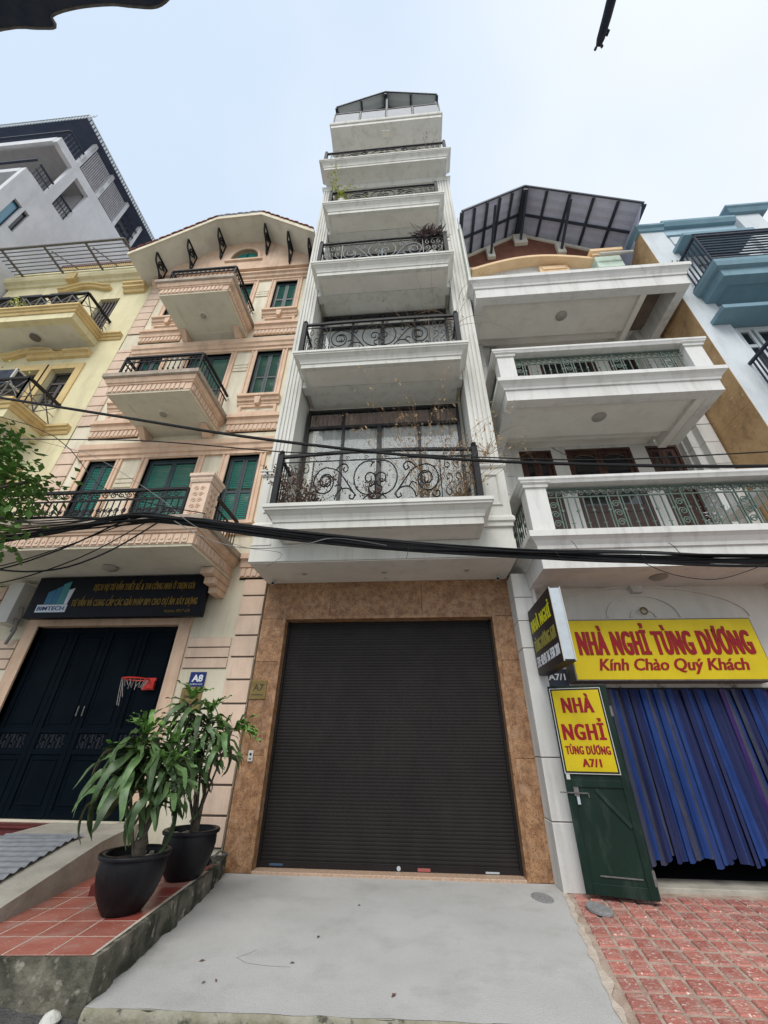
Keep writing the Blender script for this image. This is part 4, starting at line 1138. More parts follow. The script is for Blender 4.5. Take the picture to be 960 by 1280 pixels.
# carved column block at the corner of the lowest balcony
x0, x1, y0, y1 = -4.10, -3.74, 5.74, 6.10
c = build(MB().box(x0, x1, y0, y1, 4.97, 5.80), 'balcony_pillar', PEACHQ, peach, bevel=.008)
build(MB().mould([(x0, y1), (x0, y0), (x1, y0), (x1, y1)], [(-.02, 5.78), (.02, 5.79), (.035, 5.84), (.035, 5.88), (.06, 5.91), (.06, 5.97), (-.17, 5.97)], closed=True), 'pillar_cap', PEACHQ, c)
build(MB().mould([(x0, y1), (x0, y0), (x1, y0), (x1, y1)], [(-.02, 4.975), (.03, 4.975), (.03, 5.04), (-.02, 5.05)], closed=True), 'pillar_base', PEACHQ, c)
cv = MB()
for k in range(5):
    for s in (-1, 1):
        cx = (x0 + x1) / 2 + s * .055; cz = 5.14 + k * .13
        cv.tube([(cx + a * s, y0 - .004, cz + b) for a, b in spiral(0, 0, .05, .012, 0, PI * 3, 8)], .010, 4)
        cy = (y0 + y1) / 2 + s * .055
        cv.tube([(x1 + .004, cy + a * s, cz + b) for a, b in spiral(0, 0, .05, .012, 0, PI * 3, 8)], .010, 4)
build(cv, 'carving', PEACH, c, kind='stuff')

# company sign over the gate
sg = thing('company_sign', 'black company sign board with blue tower logo and gold lettering above the dark gate', 'sign', (-5.7, 6.95, 3.6))
box('board', SIGNK, sg, -7.52, -3.98, 6.93, 7.06, 3.615, 4.43, bevel=.006)
YF_ = 6.927
box('logo_base', SILVER, sg, -7.32, -6.70, YF_ - .008, YF_, 3.72, 3.87)
text('lettering', 'BIMTECH', PLATEB, sg, (-7.29, YF_ - .009, 3.755), (1, 0, 0), (0, 0, 1), .55, .08, .003, bold=.02)
BL = mat('logo_blue', (0.03, .14, .26), .4); BT = mat('logo_teal', (.05, .22, .24), .4)
for i, (xa, xb, zt_, ms) in enumerate(((-7.20, -7.06, 4.18, BL), (-7.055, -6.95, 4.25, BL), (-6.945, -6.80, 4.34, BT))):
    build(MB().prism([(xa, 3.88), (xb, 3.88), (xb, zt_), (xa, zt_ - .06)], 'y', YF_ - .01, YF_), 'logo_tower', ms, sg)
build(MB().prism([(-6.79, 3.88), (-6.72, 3.88), (-6.68, 4.2), (-6.79, 4.16)], 'y', YF_ - .008, YF_), 'logo_wing', SILVER, sg)
text('lettering', 'DỊCH VỤ TƯ VẤN THIẾT KẾ & THI CÔNG NHÀ Ở TRỌN GÓI', GOLD, sg, (-6.28, YF_ - .008, 4.10), (1, 0, 0), (0, 0, 1), 2.05, .24, .008, bold=.004, smear=.004, sp=1.08)
text('lettering', 'TƯ VẤN VÀ CUNG CẤP CÁC GIẢI PHÁP BIM CHO DỰ ÁN XÂY DỰNG', GOLD, sg, (-6.62, YF_ - .008, 3.79), (1, 0, 0), (0, 0, 1), 2.52, .24, .008, bold=.004, smear=.004, sp=1.08)
text('lettering', 'Hotline: 0917 678', GOLD, sg, (-4.70, YF_ - .006, 3.68), (1, 0, 0), (0, 0, 1), .5, .06, .004)

# basketball hoop on the gate
hp = thing('basketball_hoop', 'red toy basketball hoop with torn net hanging on the dark gate', 'basketball hoop', (-4.95, 7.2, 2.5))
hx, hy, hz, hr = -4.98, 7.12, 2.55, .22
build(MB().tube([(hx + hr * math.cos(a * PI / 12), hy + hr * math.sin(a * PI / 12) * .9, hz) for a in range(25)], .013, 6), 'rim', REDP, hp)
build(MB().box(hx + .02, hx + .24, 7.33, 7.36, 2.40, 2.60).prism([(hx + .1, 7.30), (hx + .24, 7.30), (hx + .24, 7.34), (hx + .1, 7.34)], 'z', 2.42, 2.55), 'bracket', REDP, hp)
nm = MB()
for k in range(16):
    a = k * PI / 8 + .1; L_ = R.choice([.12, .16, .2, .42, .3]) if k in (2, 8, 9, 10, 13) else R.uniform(.08, .18)
    p = []
    for j in range(5):
        t = j / 4; rr = hr * (1 - .35 * t)
        p.append((hx + rr * math.cos(a + .25 * t * (-1) ** k), hy + rr * .9 * math.sin(a + .25 * t), hz - L_ * t + R.uniform(-.01, .01)))
    nm.tube(p, .006, 4)
build(nm, 'net', NETM, hp)
# plates on the wall between gate and quoins
pl = thing('house_number_plate', 'blue enamel plate with white number A8 on the cream wall beside the gate', 'number plate', (-3.93, 7.28, 2.57))
box('plate', PLATEB, pl, -4.08, -3.79, 7.275, 7.297, 2.45, 2.69, bevel=.003)
text('lettering', 'A8', LETW, pl, (-4.03, 7.2745, 2.525), (1, 0, 0), (0, 0, 1), .20, .12, .003, bold=.035)
text('lettering', 'ĐƯỜNG NGÕ', LETW, pl, (-4.05, 7.2745, 2.475), (1, 0, 0), (0, 0, 1), .23, .03, .002)
pq = thing('brass_plaque', 'tarnished brass plaque below the blue A8 plate, half behind the plant leaves', 'plaque', (-3.93, 7.28, 2.2))
box('plate', BRASS, pq, -4.17, -3.79, 7.278, 7.297, 2.06, 2.43, bevel=.003)
text('lettering', 'BIMTECH', BRASSD, pq, (-4.10, 7.2775, 2.26), (1, 0, 0), (0, 0, 1), .25, .05, .002, bold=.02)
for i in range(3): box('text_line', BRASSD, pq, -4.12 + .02 * i, -3.85 - .02 * i, 7.2755, 7.278, 2.20 - i * .035, 2.208 - i * .035)

# air conditioner and wall-mounted meter box at the far left under the soffit
ac = thing('meter_box', 'white wall box with round openings beside the left end of the company sign', 'electric box', (-8.4, 7.1, 3.9))
box('case', PLAST, ac, -8.15, -7.85, 6.95, 7.29, 3.55, 4.35, bevel=.01)
for i, z in enumerate((3.78, 3.55)): build(MB().tube([(-7.86, 7.1, z + .1), (-7.78, 7.08, z + .08), (-7.74, 7.1, z - .1), (-7.9, 7.2, z - .35)], .03, 6), 'pipe', CABG, ac)

# ================================================================== YELLOW HOUSE
YX0, YX1 = -15.0, -9.07
yel = thing('yellow_house', 'pale yellow house with ochre mouldings and criss-cross balcony rails at the left edge', 'house', (-12, 10, 0))
yops = [(-10.92, -10.13, 9.9, 11.45), (-12.0, -11.3, 9.9, 11.45), (-10.85, -10.1, 12.85, 15.2), (-10.9, -10.1, 5.6, 7.4), (-12.4, -11.5, 12.9, 15.2)]
m = wall_mesh(MB(), YX0, YX1, 0, 17.0, AY, AY + .25, yops); m.box(YX0 + .01, YX1 - .01, AY + .26, 13, 0, 17.0)
build(m, 'wall', YELLOW, yel)
def yslab(zb, zt_, x1=-9.95):
    path = [(YX0, 6.30), (x1, 6.30), (x1, AY - .001), (YX1 - .12, AY - .001)]
    h = zt_ - zb
    m = MB().mould(path, [(-.2, zb), (0, zb), (0, zb + h * .5), (-.2, zb + h * .5)]); m.box(YX0, x1 - .15, 6.5, AY - .002, zb + .03, zt_)
    s = build(m, 'balcony_slab', YELLOW, yel)
    build(MB().mould(path, [(-.19, zb + h * .5 + .001), (.03, zb + h * .5 + .001), (.05, zb + h * .6), (.05, zb + h * .68), (.09, zb + h * .72), (.11, zb + h * .85), (.15, zb + h * .88), (.15, zt_ + .003), (-.19, zt_ + .003)]), 'slab_moulding', OCHRE, s)
    box('soffit', TAUPE, s, YX0, x1 - .2, 6.5, AY - .004, zb + .005, zb + .029)
    return s
def yrail(zb, zt_, x1=-9.93, yf=6.30):
    m = MB().bar((YX0, yf, zt_), (x1, yf, zt_), .07, .07); m.bar((x1, yf, zt_), (x1, AY, zt_), .07)
    r = build(m, 'railing', IRON, yel)
    build(MB().bar((YX0, yf, zb + .10), (x1, yf, zb + .10), .03), 'bottom_rail', IRONR, r)
    build(MB().bar((x1, yf, zb + .10), (x1, AY, zb + .10), .03), 'bottom_rail', IRONR, r)
    st = .52; x = x1
    while x > YX0 + st:
        mm = MB(); mm.bar((x, yf, zb), (x, yf, zt_), .03)
        mm.bar((x, yf, zb + .12), (x - st, yf, zt_ - .06), .022); mm.bar((x, yf, zt_ - .06), (x - st, yf, zb + .12), .022)
        mm.bar((x, yf, (zb + zt_) / 2), (x - st, yf, (zb + zt_) / 2), .014)
        build(mm, 'cross_panel', IRONR, r); x -= st
    for k in range(2):
        ya = yf + (AY - yf) * k / 2; yb = yf + (AY - yf) * (k + 1) / 2
        mm = MB().bar((x1, ya, zb), (x1, ya, zt_), .03); mm.bar((x1, ya, zb + .12), (x1, yb, zt_ - .06), .022); mm.bar((x1, ya, zt_ - .06), (x1, yb, zb + .12), .022)
        mm.bar((x1, ya, (zb + zt_) / 2), (x1, yb, (zb + zt_) / 2), .014)
        build(mm, 'cross_panel', IRONR, r)
yslab(8.45, 8.98); yslab(12.5, 13.0); yslab(4.5, 4.98)
yrail(8.98, 9.83); yrail(13.0, 13.75); yrail(4.98, 5.8)
build(MB().disc((-11.6, 6.85, 12.44), .14, 'z', .04), 'ceiling_lamp', IRONR, yel)
def ywin(x0, x1, z0, z1, frame=True):
    m = MB().mould([(x0, z0), (x0, z1), (x1, z1), (x1, z0)], [(0, 0), (0, .06), (-.07, .06), (-.07, 0)], plane='xz', Y=AY + .2, closed=True)
    w = build(m, 'window', WOODG, yel)
    build(MB().box((x0 + x1) / 2 - .05, (x0 + x1) / 2 + .05, AY + .14, AY + .19, z0 + .07, z1 - .5), 'mullion', WOODG, w)
    build(MB().box(x0 + .07, x1 - .07, AY + .14, AY + .19, z1 - .52, z1 - .44), 'transom', WOODG, w)
    for a, b in ((x0 + .07, (x0 + x1) / 2 - .05), ((x0 + x1) / 2 + .05, x1 - .07)): build(MB().box(a, b, AY + .17, AY + .18, z0 + .07, z1 - .52), 'pane', GLASSD, w)
    build(MB().box(x0 + .07, x1 - .07, AY + .17, AY + .18, z1 - .44, z1 - .07), 'pane', GLASSD, w)
    for k in range(2): 
        zz = z0 + (z1 - z0 - .5) * (k + 1) / 3
        build(MB().box(x0 + .07, x1 - .07, AY + .15, AY + .165, zz - .015, zz + .015), 'glazing_bar', WOODG, w)
    if frame: build(MB().mould([(x1, z0), (x1, z1), (x0, z1), (x0, z0)], [(0, 0), (0, .04), (.22, .04), (.22, 0)], plane='xz', Y=AY), 'window_surround', OCHRE, yel)
ywin(-10.92, -10.13, 9.9, 11.45); ywin(-12.0, -11.3, 9.9, 11.45); ywin(-10.9, -10.1, 5.6, 7.4); ywin(-12.4, -11.5, 12.9, 15.2, False)
# louvred door on the upper balcony
m = MB()
for k in range(7): m.bar((-10.83 + k * .12, AY + .12, 12.9), (-10.83 + k * .12, AY + .12, 15.15), .05)
w = build(MB().box(-10.85, -10.1, AY + .18, AY + .2, 12.85, 15.2), 'grille_window', DARKIN, yel); 
for k in range(6): build(MB().bar((-10.79 + k * .126, AY + .12, 12.9), (-10.79 + k * .126, AY + .12, 15.15), .055), 'bar', WOODG, w)
# hood mouldings
def hood(xa, xb, z, rise=.22):
    n = 14; pts = [(xa - .25, z)] + [(xa + (xb - xa) * i / n, z + rise * math.sin(PI * i / n)) for i in range(n + 1)] + [(xb + .25, z)]
    build(MB().mould(pts[::-1], [(0, 0), (0, .12), (.06, .14), (.09, .20), (.13, .20), (.13, 0)][::1], plane='xz', Y=AY), 'hood_moulding', OCHRE, yel)
hood(-12.6, -11.0, 12.02); hood(-12.4, -10.9, 15.72)
build(MB().mould([(-10.05, AY), (-9.25, AY)], [(0, 15.40), (.08, 15.42), (.12, 15.52), (.2, 15.56), (.2, 15.66), (.26, 15.7), (.26, 15.78), (0, 15.78)]), 'capital', OCHRE, yel)
build(MB().mould([(-12.0, AY), (-9.9, AY)], [(0, 11.95), (.08, 11.97), (.12, 12.07), (.2, 12.10), (.2, 12.18), (0, 12.18)]), 'capital', OCHRE, yel)
build(MB().mould([(YX0 - .1, AY + 2), (YX0 - .1, AY), (YX1, AY)], [(0, 16.30), (.06, 16.32), (.10, 16.42), (.20, 16.48), (.24, 16.6), (.24, 16.70), (0, 16.7)]), 'top_cornice', YELLOW, yel)
build(MB().mould([(YX0 - .1, AY + 2), (YX0 - .1, AY), (YX1, AY)], [(0, 16.72), (.03, 16.72), (.03, 17.02), (.1, 17.08), (.1, 17.2), (0, 17.2)]), 'parapet', YELLOW, yel)
build(MB().box(-12.5, -12.15, AY - .28, AY, 16.25, 16.66), 'keystone', OCHRE, yel, bevel=.02)
# maroon tiled eave behind the parapet with a row of dark tiles
e = build(MB().prism([(7.5, 18.15), (7.5, 18.3), (13, 20.4), (13, 20.2)], 'x', -13.9, YX1 + .02), 'tiled_eave', mat('maroon_eave', (.13, .035, .035), .6), yel)
mm = MB()
for i in range(52): mm.box(-13.8 + i * .09, -13.75 + i * .09, 7.52, 7.6, 17.9, 18.14)
build(mm, 'eave_teeth', OCHRE, e, kind='stuff')
# flat projecting bar frame above the cornice
fr = build(MB().bar((-14.9, 6.2, 16.95), (-9.86, 6.2, 16.95), .07).bar((-14.9, 7.28, 16.95), (-9.86, 7.28, 16.95), .05).bar((-9.86, 6.2, 16.95), (-9.86, 7.35, 16.95), .07), 'projecting_frame', IRONR, yel)
for i in range(8):
    y = 6.33 + i * .125
    build(MB().bar((-14.9, y, 16.95), (-9.88, y, 16.95), .028), 'bar', IRONR, fr)
for x in (-14.6, -12.95, -11.35): build(MB().bar((x, 6.2, 16.97), (x, 7.35, 16.93), .06), 'cross_bar', IRONR, fr)
for x in (-12.8, -11.2): build(MB().bar((x, 6.4, 16.97), (x + .25, 7.3, 17.35), .035), 'stay', IRONR, fr)
# outdoor air conditioner unit on the yellow balcony
ac = thing('air_conditioner_unit', 'dark air conditioner unit with white frame above the lower yellow balcony rail', 'air conditioner', (-11.2, 6.7, 9.9))
box('case', IRONN, ac, -11.5, -10.75, 6.45, 6.85, 9.87, 10.45, bevel=.02)
m = MB(); m.bar((-10.74, 6.45, 9.89), (-10.74, 6.45, 10.45), .05); m.bar((-10.74, 6.85, 9.89), (-10.74, 6.85, 10.45), .05); m.bar((-10.74, 6.45, 10.43), (-10.74, 6.85, 10.43), .05); m.bar((-10.74, 6.45, 9.9), (-10.74, 6.85, 9.9), .05)
build(m, 'front_frame', PLAST, ac)
for i, x in enumerate((-14.4, -13.2, -12.1, -11.0)):
    p = thing('planter_box', ['leftmost dark planter box on the upper yellow balcony rail', 'second planter box from the left on the upper yellow balcony rail', 'third planter box from the left on the upper yellow balcony rail', 'dark planter box nearest the corner of the upper yellow balcony rail'][i], 'planter', (x, 6.45, 13.8), 'planter boxes on the yellow balcony')
    box('box', IRONN, p, x - .4, x + .4, 6.36, 6.6, 13.79, 14.02, bevel=.01)
    box('soil', SOIL, p, x - .37, x + .37, 6.39, 6.57, 14.0, 14.03)

# ================================================================== GREY HOUSE (far left, taller)
GX = -15.1
grey = thing('grey_house', 'tall pale grey house with dark overhanging roof behind the yellow house', 'house', (-20, 10, 0))
def side_wall():
    m = MB()
    yb = [5.28, 5.45, 5.70, 6.01, 6.19, 6.53, 7.27, 13.5]
    # (y0,y1,z0,z1) openings in the side wall plane
    ops = [(5.45, 6.19, 21.6, 24.35), (6.53, 7.27, 21.6, 24.25), (5.28, 5.45, 21.56, 24.38)]
    ops += [(5.70, 6.01, 16.6, 19.9)]
    ops += [(6.12, 6.32, 18.55, 19.95)]
    ys = sorted({5.28, 13.5, *[o[0] for o in ops], *[o[1] for o in ops]})
    for a, b in zip(ys[:-1], ys[1:]):
        z = 0
        for c, d in sorted([(o[2], o[3]) for o in ops if o[0] < b - 1e-6 and o[1] > a + 1e-6]):
            if c > z: m.box(GX - .22, GX, a, b, z, c)
            z = max(z, d)
        m.box(GX - .22, GX, a, b, z, 24.88)
    m.box(-24, GX - .23, 7.3, 13.5, 0, 24.4)
    build(m, 'wall', GREYW, grey)
side_wall()
LOG = mat('loggia_shade_grey', (.30, .29, .29), .9)  # grey house wall with the shade inside the loggia put into the colour
for z0, z1 in ((21.25, 21.56), (24.5, 24.93), (17.9, 18.1)): box('floor_slab', GREYW, grey, -24, GX - .225, 5.27, 7.35, z0, z1)
box('loggia_ceiling', LOG, grey, -24, GX - .23, 5.4, 7.3, 24.38, 24.49)
box('loggia_partition', LOG, grey, GX - 1.5, GX - 1.4, 6.45, 7.3, 21.57, 24.37)
box('back_wall', mat('loggia_shade_grey', (.30, .29, .29), .9), grey, -24, GX - .3, 7.2, 7.4, 0, 24.5)
for y0, z0 in ((5.5, 21.6), (6.55, 21.6), (5.35, 24.95)):
    L_ = .68 if z0 < 24 else .85
    m = MB().bar((GX - .1, y0, z0 + 1.0), (GX - .1, y0 + L_, z0 + 1.0), .07)
    r = build(m, 'railing', IRONN, grey)
    for k in range(6): build(MB().bar((GX - .1, y0 + L_ * (k + .5) / 6, z0), (GX - .1, y0 + L_ * (k + .5) / 6, z0 + 1.0), .03), 'baluster', IRONN, r)
    build(MB().bar((GX - .1, y0, z0 + .55), (GX - .1, y0 + L_, z0 + .55), .03), 'mid_rail', IRONN, r)
m = MB().bar((-24, 5.35, 22.6), (GX - .1, 5.35, 22.6), .08); m.bar((-24, 5.35, 25.9), (GX - .1, 5.35, 25.9), .08)
build(m, 'front_rail', IRONN, grey)
wn_ = build(MB().box(GX - .16, GX - .14, 5.70, 6.01, 16.6, 19.9), 'side_window', GLASSB, grey)
build(MB().bar((GX - .13, 5.71, 16.6), (GX - .13, 5.71, 19.9), .04).bar((GX - .13, 6.0, 16.6), (GX - .13, 6.0, 19.9), .04).bar((GX - .13, 5.7, 19.86), (GX - .13, 6.0, 19.86), .05), 'window_frame', IRONN, wn_)
wn_ = build(MB().box(GX - .16, GX - .14, 6.12, 6.32, 18.55, 19.95), 'side_window', GLASSD, grey)
# flat overhanging roof on posts above the terrace
UND = mat('navy_roof_underside', (.045, .06, .10), .7, (.06, .075, .12), 3)
box('roof', UND, grey, -24, -14.88, 5.28, 13.2, 27.3, 27.5)
mm = MB()
for i in range(60): mm.box(-14.879, -14.85, 5.28 + i * .135, 5.28 + i * .135 + .09, 27.26, 27.52)
for i in range(60): mm.box(-24 + i * .16, -24 + i * .16 + .1, 5.24, 5.27, 27.26, 27.52)
build(mm, 'roof_edge_ribs', SILVER, grey, kind='stuff')
build(MB().bar((-14.87, 5.24, 27.56), (-14.87, 13.2, 27.56), .07).bar((-24, 5.25, 27.57), (-14.87, 5.25, 27.57), .07), 'gutter', SILVER, grey)
SCR = mat('pale_grey_slat', (.36, .35, .37), .7, (.28, .27, .29), 5)
for y in (6.27, 7.50, 8.72, 9.9, 11.2):
    p = build(MB().bar((GX - .1, y, 24.9), (GX - .1, y, 27.29), .20, .16), 'terrace_post', GREYW, grey)
    for z in (25.25, 26.45): build(MB().box(GX - .03, GX + .0, y - .07, y + .07, z, z + .62), 'post_panel', PLAST, p, bevel=.01)
for y0, y1 in ((6.40, 7.38), (7.62, 8.60)):
    n = 13
    sc_ = build(MB().bar((GX - .06, y0, 27.0), (GX - .06, y1, 27.0), .05).bar((GX - .06, y0, 25.05), (GX - .06, y1, 25.05), .05), 'slat_screen', SCR, grey)
    for i in range(n):
        y = y0 + (y1 - y0) * (i + .5) / n
        build(MB().bar((GX - .06, y, 25.05), (GX - .06, y, 27.0), .045), 'slat', SCR, sc_)
m = MB()
for k in range(4):
    for z in (25.3, 25.9, 26.5): m.tube([(GX + .0, 8.95 + k * .26 + a, z + b) for a, b in spiral(0, 0, .13, .03, k, k + PI * 3, 10)], .02, 4)
build(m, 'scroll_panel', IRON, grey, kind='stuff')
box('water_box', IRONN, grey, GX - .5, GX - .05, 8.85, 9.6, 24.95, 25.9)

# ================================================================== GUESTHOUSE (right of the tower)
WX0, WX1 = 1.76, 7.06
gh = thing('guesthouse', 'white guesthouse with green iron balcony rails and blue strip curtain right of the tower', 'guesthouse', (4.4, 10, 0))
GW = 7.95
wops = []
for zb in (4.5, 8.2, 12.0):
    wops += [(2.73, 3.51, zb, zb + 2.75 if zb < 8 else zb + 2.75), (3.85, 5.41, zb, zb + 2.75), (5.77, 6.51, zb, zb + 2.75)]
WT = {4.5: 8.0, 8.2: 11.55, 12.0: 14.2}
wops = []
for zb, zt_ in ((4.55, 8.0),): pass
for zb, zt_ in ((4.35, 7.98), (8.2, 11.55)):
    wops += [(2.73, 3.51, zb + (1.2 if zb < 5 else 1.0), zt_), (3.85, 5.41, zb, zt_), (5.77, 6.51, zb + 1.0, zt_)]
m = wall_mesh(MB(), WX0 + .02, WX1 - .02, 4.05, 12.0, GW, GW + .2, wops)
m.box(WX0 + .03, WX1 - .03, GW + .45, 14, 3.9, 12.0)
m.box(WX0 + .02, 2.08, 7.32, 14, 0, 4.1); m.box(6.3, WX1 - .02, 7.32, 14, 0, 4.1); m.box(2.08, 6.3, 9.5, 14, 0, 4.05)
build(m, 'wall', WHITE2, gh)
# stepped piers either side with scored blocks
for k, (w_, y) in enumerate(((.42, 7.42), (.66, 7.60), (.90, 7.78))):
    wr = (.33, .50, .54)[k]
    for z0, z1 in ((4.5, 8.13), (8.14, 11.95)):
        for xa, xb in ((WX0 + .01, WX0 + w_), (WX1 - wr, WX1 - .01)):
            z = z0
            while z < z1 - .05:
                hh = min(.62, z1 - z)
                box('pier_block', WHITE2, gh, xa, xb, y, GW - .001 + .0, z + .006, z + hh - .006, bevel=.006)
                z += .62
# ground floor pier at the left
for z0, z1, w_ in ((0, .70, .03), (.712, 1.44, 0), (1.452, 2.97, 0), (2.982, 3.42, 0), (3.432, 3.83, 0), (3.842, 4.28, 0)):
    box('pier_block', WHITE2, gh, WX0 - .015 - w_ * .3, 2.06 + w_ * .5, 6.86 - w_, 7.31, z0, z1, bevel=.006)
box('pier_core', GROOVE, gh, WX0 + .01, 2.03, 6.90, 7.30, 0, 4.27)
# arch wall above the entrance; soffit colour puts warm bounced light into its paint
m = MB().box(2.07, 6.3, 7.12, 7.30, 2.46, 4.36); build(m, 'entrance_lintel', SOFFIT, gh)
n = 24; arc = [(3.92 + 1.72 * math.cos(PI * i / n), 3.52 + .58 * math.sin(PI * i / n)) for i in range(n + 1)]
for nm_, rx, rz, d in (('arch_moulding', 1.75, .56, .03), ('fan_moulding', .62, .40, .028), ('fan_moulding', .22, .16, .026)):
    arc = [(3.95 + rx * math.cos(PI * i / n), 3.53 + rz * math.sin(PI * i / n)) for i in range(n + 1)]
    build(MB().mould(arc, [(0, 0), (0, d), (-.035, d), (-.035, 0)], plane='xz', Y=7.12), nm_, SOFFIT, gh)
build(MB().prism([(3.86, 3.95), (4.04, 3.95), (4.09, 4.22), (3.81, 4.22)], 'y', 7.02, 7.125), 'keystone', WHITE2, gh, bevel=.01)
build(MB().tube([(3.95 + .055 * math.cos(a * PI / 8), 7.05, 3.62 + .055 * math.sin(a * PI / 8)) for a in range(17)], .014, 6), 'brass_ring', BRASS, gh)
# marble strip beneath the sign
m = mat('veined_marble', (.50, .48, .43), .4, (.12, .09, .07), 5, lo=.55, hi=.68)
box('marble_strip', m, gh, 2.07, 6.3, 7.10, 7.30, 2.40, 2.455)
# balcony slabs: edge beams, coffered soffit
def gslab(x0, x1, yf, zb, zt_, hole=None, trim=.07):
    h = zt_ - zb
    path = [(x0, GW - .4), (x0, yf), (x1, yf), (x1, GW - .4)]
    m = MB().mould(path, [(-.22, zb), (0, zb), (0, zb + h * .52), (.03, zb + h * .53), (.04, zb + h * .62), (.09, zb + h * .74), (.13, zb + h * .80), (.15, zb + h * .82), (.15, zt_), (-.22, zt_)])
    m.box(x0 + .21, x1 - .21, yf + .21, GW, zt_ - .06, zt_ - .005)
    s = build(m, 'balcony_slab', WHITE2, gh)
    xr = x1 - .40 if not hole else hole[0] - .14
    # shallow coffer: main field, and a higher strip along the wall
    box('soffit', SOFFIT, s, x0 + .221, xr, yf + .221, 7.18, zb + .10, zt_ - .061)
    box('soffit_strip', SOFFIT, s, x0 + .221, xr, 7.181, 7.5, zb + .24, zt_ - .061)
    box('soffit_strip', SOFFIT, s, x0 + .221, xr, 7.501, GW - .01, zt_ - .14, zt_ - .061)
    box('side_beam', SOFFIT, s, xr + .001, x1 - .221, yf + .221, GW - .3, zb + .012, zt_ - .062) if not hole else None
    if hole:
        box('cross_beam', SOFFIT, s, xr + .001, hole[0], yf + .222, GW - .02, zb + .01, zt_ - .062)
        box('coffer_back', mat('shaded_opening_brown', (.20, .15, .12), .85, (.15, .11, .09), 3), s, hole[0] + .001, x1 - .222, yf + .222, GW - .42, zt_ - .12, zt_ - .062)  # dark panel closing the opening; its shade is put into the colour
    l = build(MB().lathe([(.14, 0), (.145, -.02), (.10, -.05), (.02, -.06)], (4.12, 6.6, zb + .10), 20), 'ceiling_lamp', LAMP, s)
    return s
S1 = gslab(2.02, 6.55, 5.90, 3.97, 4.58)
S2 = gslab(2.02, 6.24, 5.90, 7.66, 8.20)
S3 = gslab(1.80, 6.97, 5.90, 11.33, 12.02, hole=(6.05,))
# small camera + pipe at the left under the first slab
build(MB().tube([(2.06, 6.5, 4.55), (2.05, 6.55, 4.3), (2.08, 6.83, 4.2), (2.08, 6.83, 3.4)], .035, 8), 'drainpipe', WHITE2, gh)
camera_dome(2.42, 7.0, 4.0, 'small white camera beside the top of the projecting brown sign', 1)
# balcony parapet posts, concrete handrail, green iron panels
def grail(x0, x1, yf, zb, zt_, pw=.36):
    h = zt_ - zb
    def post(xa, xb):
        p = build(MB().box(xa, xb, yf + .03, yf + .33, zb, zt_ - .14), 'parapet_post', WHITE2, gh, bevel=.006)
        build(MB().mould([(xa, yf + .33), (xa, yf + .03), (xb, yf + .03), (xb, yf + .33)], [(-.05, zt_ - .16), (.03, zt_ - .15), (.04, zt_ - .08), (.07, zt_ - .07), (.07, zt_ - .04), (-.05, zt_ - .04)], closed=True), 'post_cap', WHITE2, p)
    post(x0 + .02, x0 + .02 + pw); post(x1 - pw - .02, x1 - .02)
    hr_ = build(MB().mould([(x0, GW - .5), (x0, yf + .02), (x1, yf + .02), (x1, GW - .5)], [(-.32, zt_ - .09), (.04, zt_ - .09), (.06, zt_ - .05), (.08, zt_ - .02), (.08, zt_ + .03), (-.32, zt_ + .03)]), 'handrail_beam', WHITE2, gh)
    xa, xb = x0 + .04 + pw, x1 - pw - .04; y = yf + .14; z0, z1 = zb + .02, zt_ - .13
    r = build(MB().bar((xa, y, z1), (xb, y, z1), .035).bar((xa, y, z1 - .17), (xb, y, z1 - .17), .02).bar((xa, y, z0 + .06), (xb, y, z0 + .06), .025), 'railing', IRONG, gh)
    n = int((xb - xa) / .13); s = MB()
    for i in range(n):
        x = xa + .02 + (xb - xa - .04) * (i + .5) / n
        s.tube(xz([(x + a, z1 - .085 + b) for a, b in spiral(0, 0, .065, .012, 0, PI * 3.2, 10)], y), .010, 4)
        if i % 8 in (0,):
            build(MB().box(x - .09, x - .07, y - .012, y + .012, z0, z1 - .02).box(x + .07, x + .09, y - .012, y + .012, z0, z1 - .02), 'panel_frame', IRONG, r)
            for zc, s_ in ((z0 + .20, 1), (z0 + .38, -1), (z0 + .56, 1)):
                build(MB().tube(xz([(x + a * s_, zc + b) for a, b in spiral(0, 0, .075, .015, 0, PI * 3, 10)], y), .012, 4), 'scroll', IRONG, r)
        else:
            mm = MB().bar((x, y, z0), (x, y, z1 - .17), .018)
            if i % 2: zc = z0 + (z1 - z0) * .5; mm.prism([(x - .028, zc), (x, zc - .04), (x + .028, zc), (x, zc + .04)], 'y', y - .014, y + .014)
            else: mm.bar((x - .03, y, z0 + .2), (x + .03, y, z0 + .2), .012)
            build(mm, 'baluster', IRONG, r)
    build(s, 'scroll_row', IRONG, r, kind='stuff')
    # left side return
    ya, yb = yf + .36, GW - .55
    r2 = build(MB().bar((x0 + .10, ya, z1), (x0 + .10, yb, z1), .035).bar((x0 + .10, ya, z0 + .06), (x0 + .10, yb, z0 + .06), .025), 'side_railing', IRONG, gh)
    k = 9
    for i in range(k):
        y_ = ya + (yb - ya) * (i + .5) / k
        build(MB().bar((x0 + .10, y_, z0), (x0 + .10, y_, z1), .018), 'baluster', IRONG, r2)
        if i % 3 == 1:
            for zc in (z0 + .2, z0 + .42, z0 + .62): build(MB().tube([(x0 + .10, y_ + a, zc + b) for a, b in spiral(0, 0, .08, .015, 0, PI * 3, 10)], .012, 4), 'scroll', IRONG, r2)
grail(1.96, 6.55, 5.84, 4.58, 5.62)
grail(1.96, 6.30, 5.84, 8.20, 9.12)
# low mint upstand behind the first railing
box('upstand', MINT, gh, 2.4, 6.2, 6.16, 6.24, 4.581, 4.75)
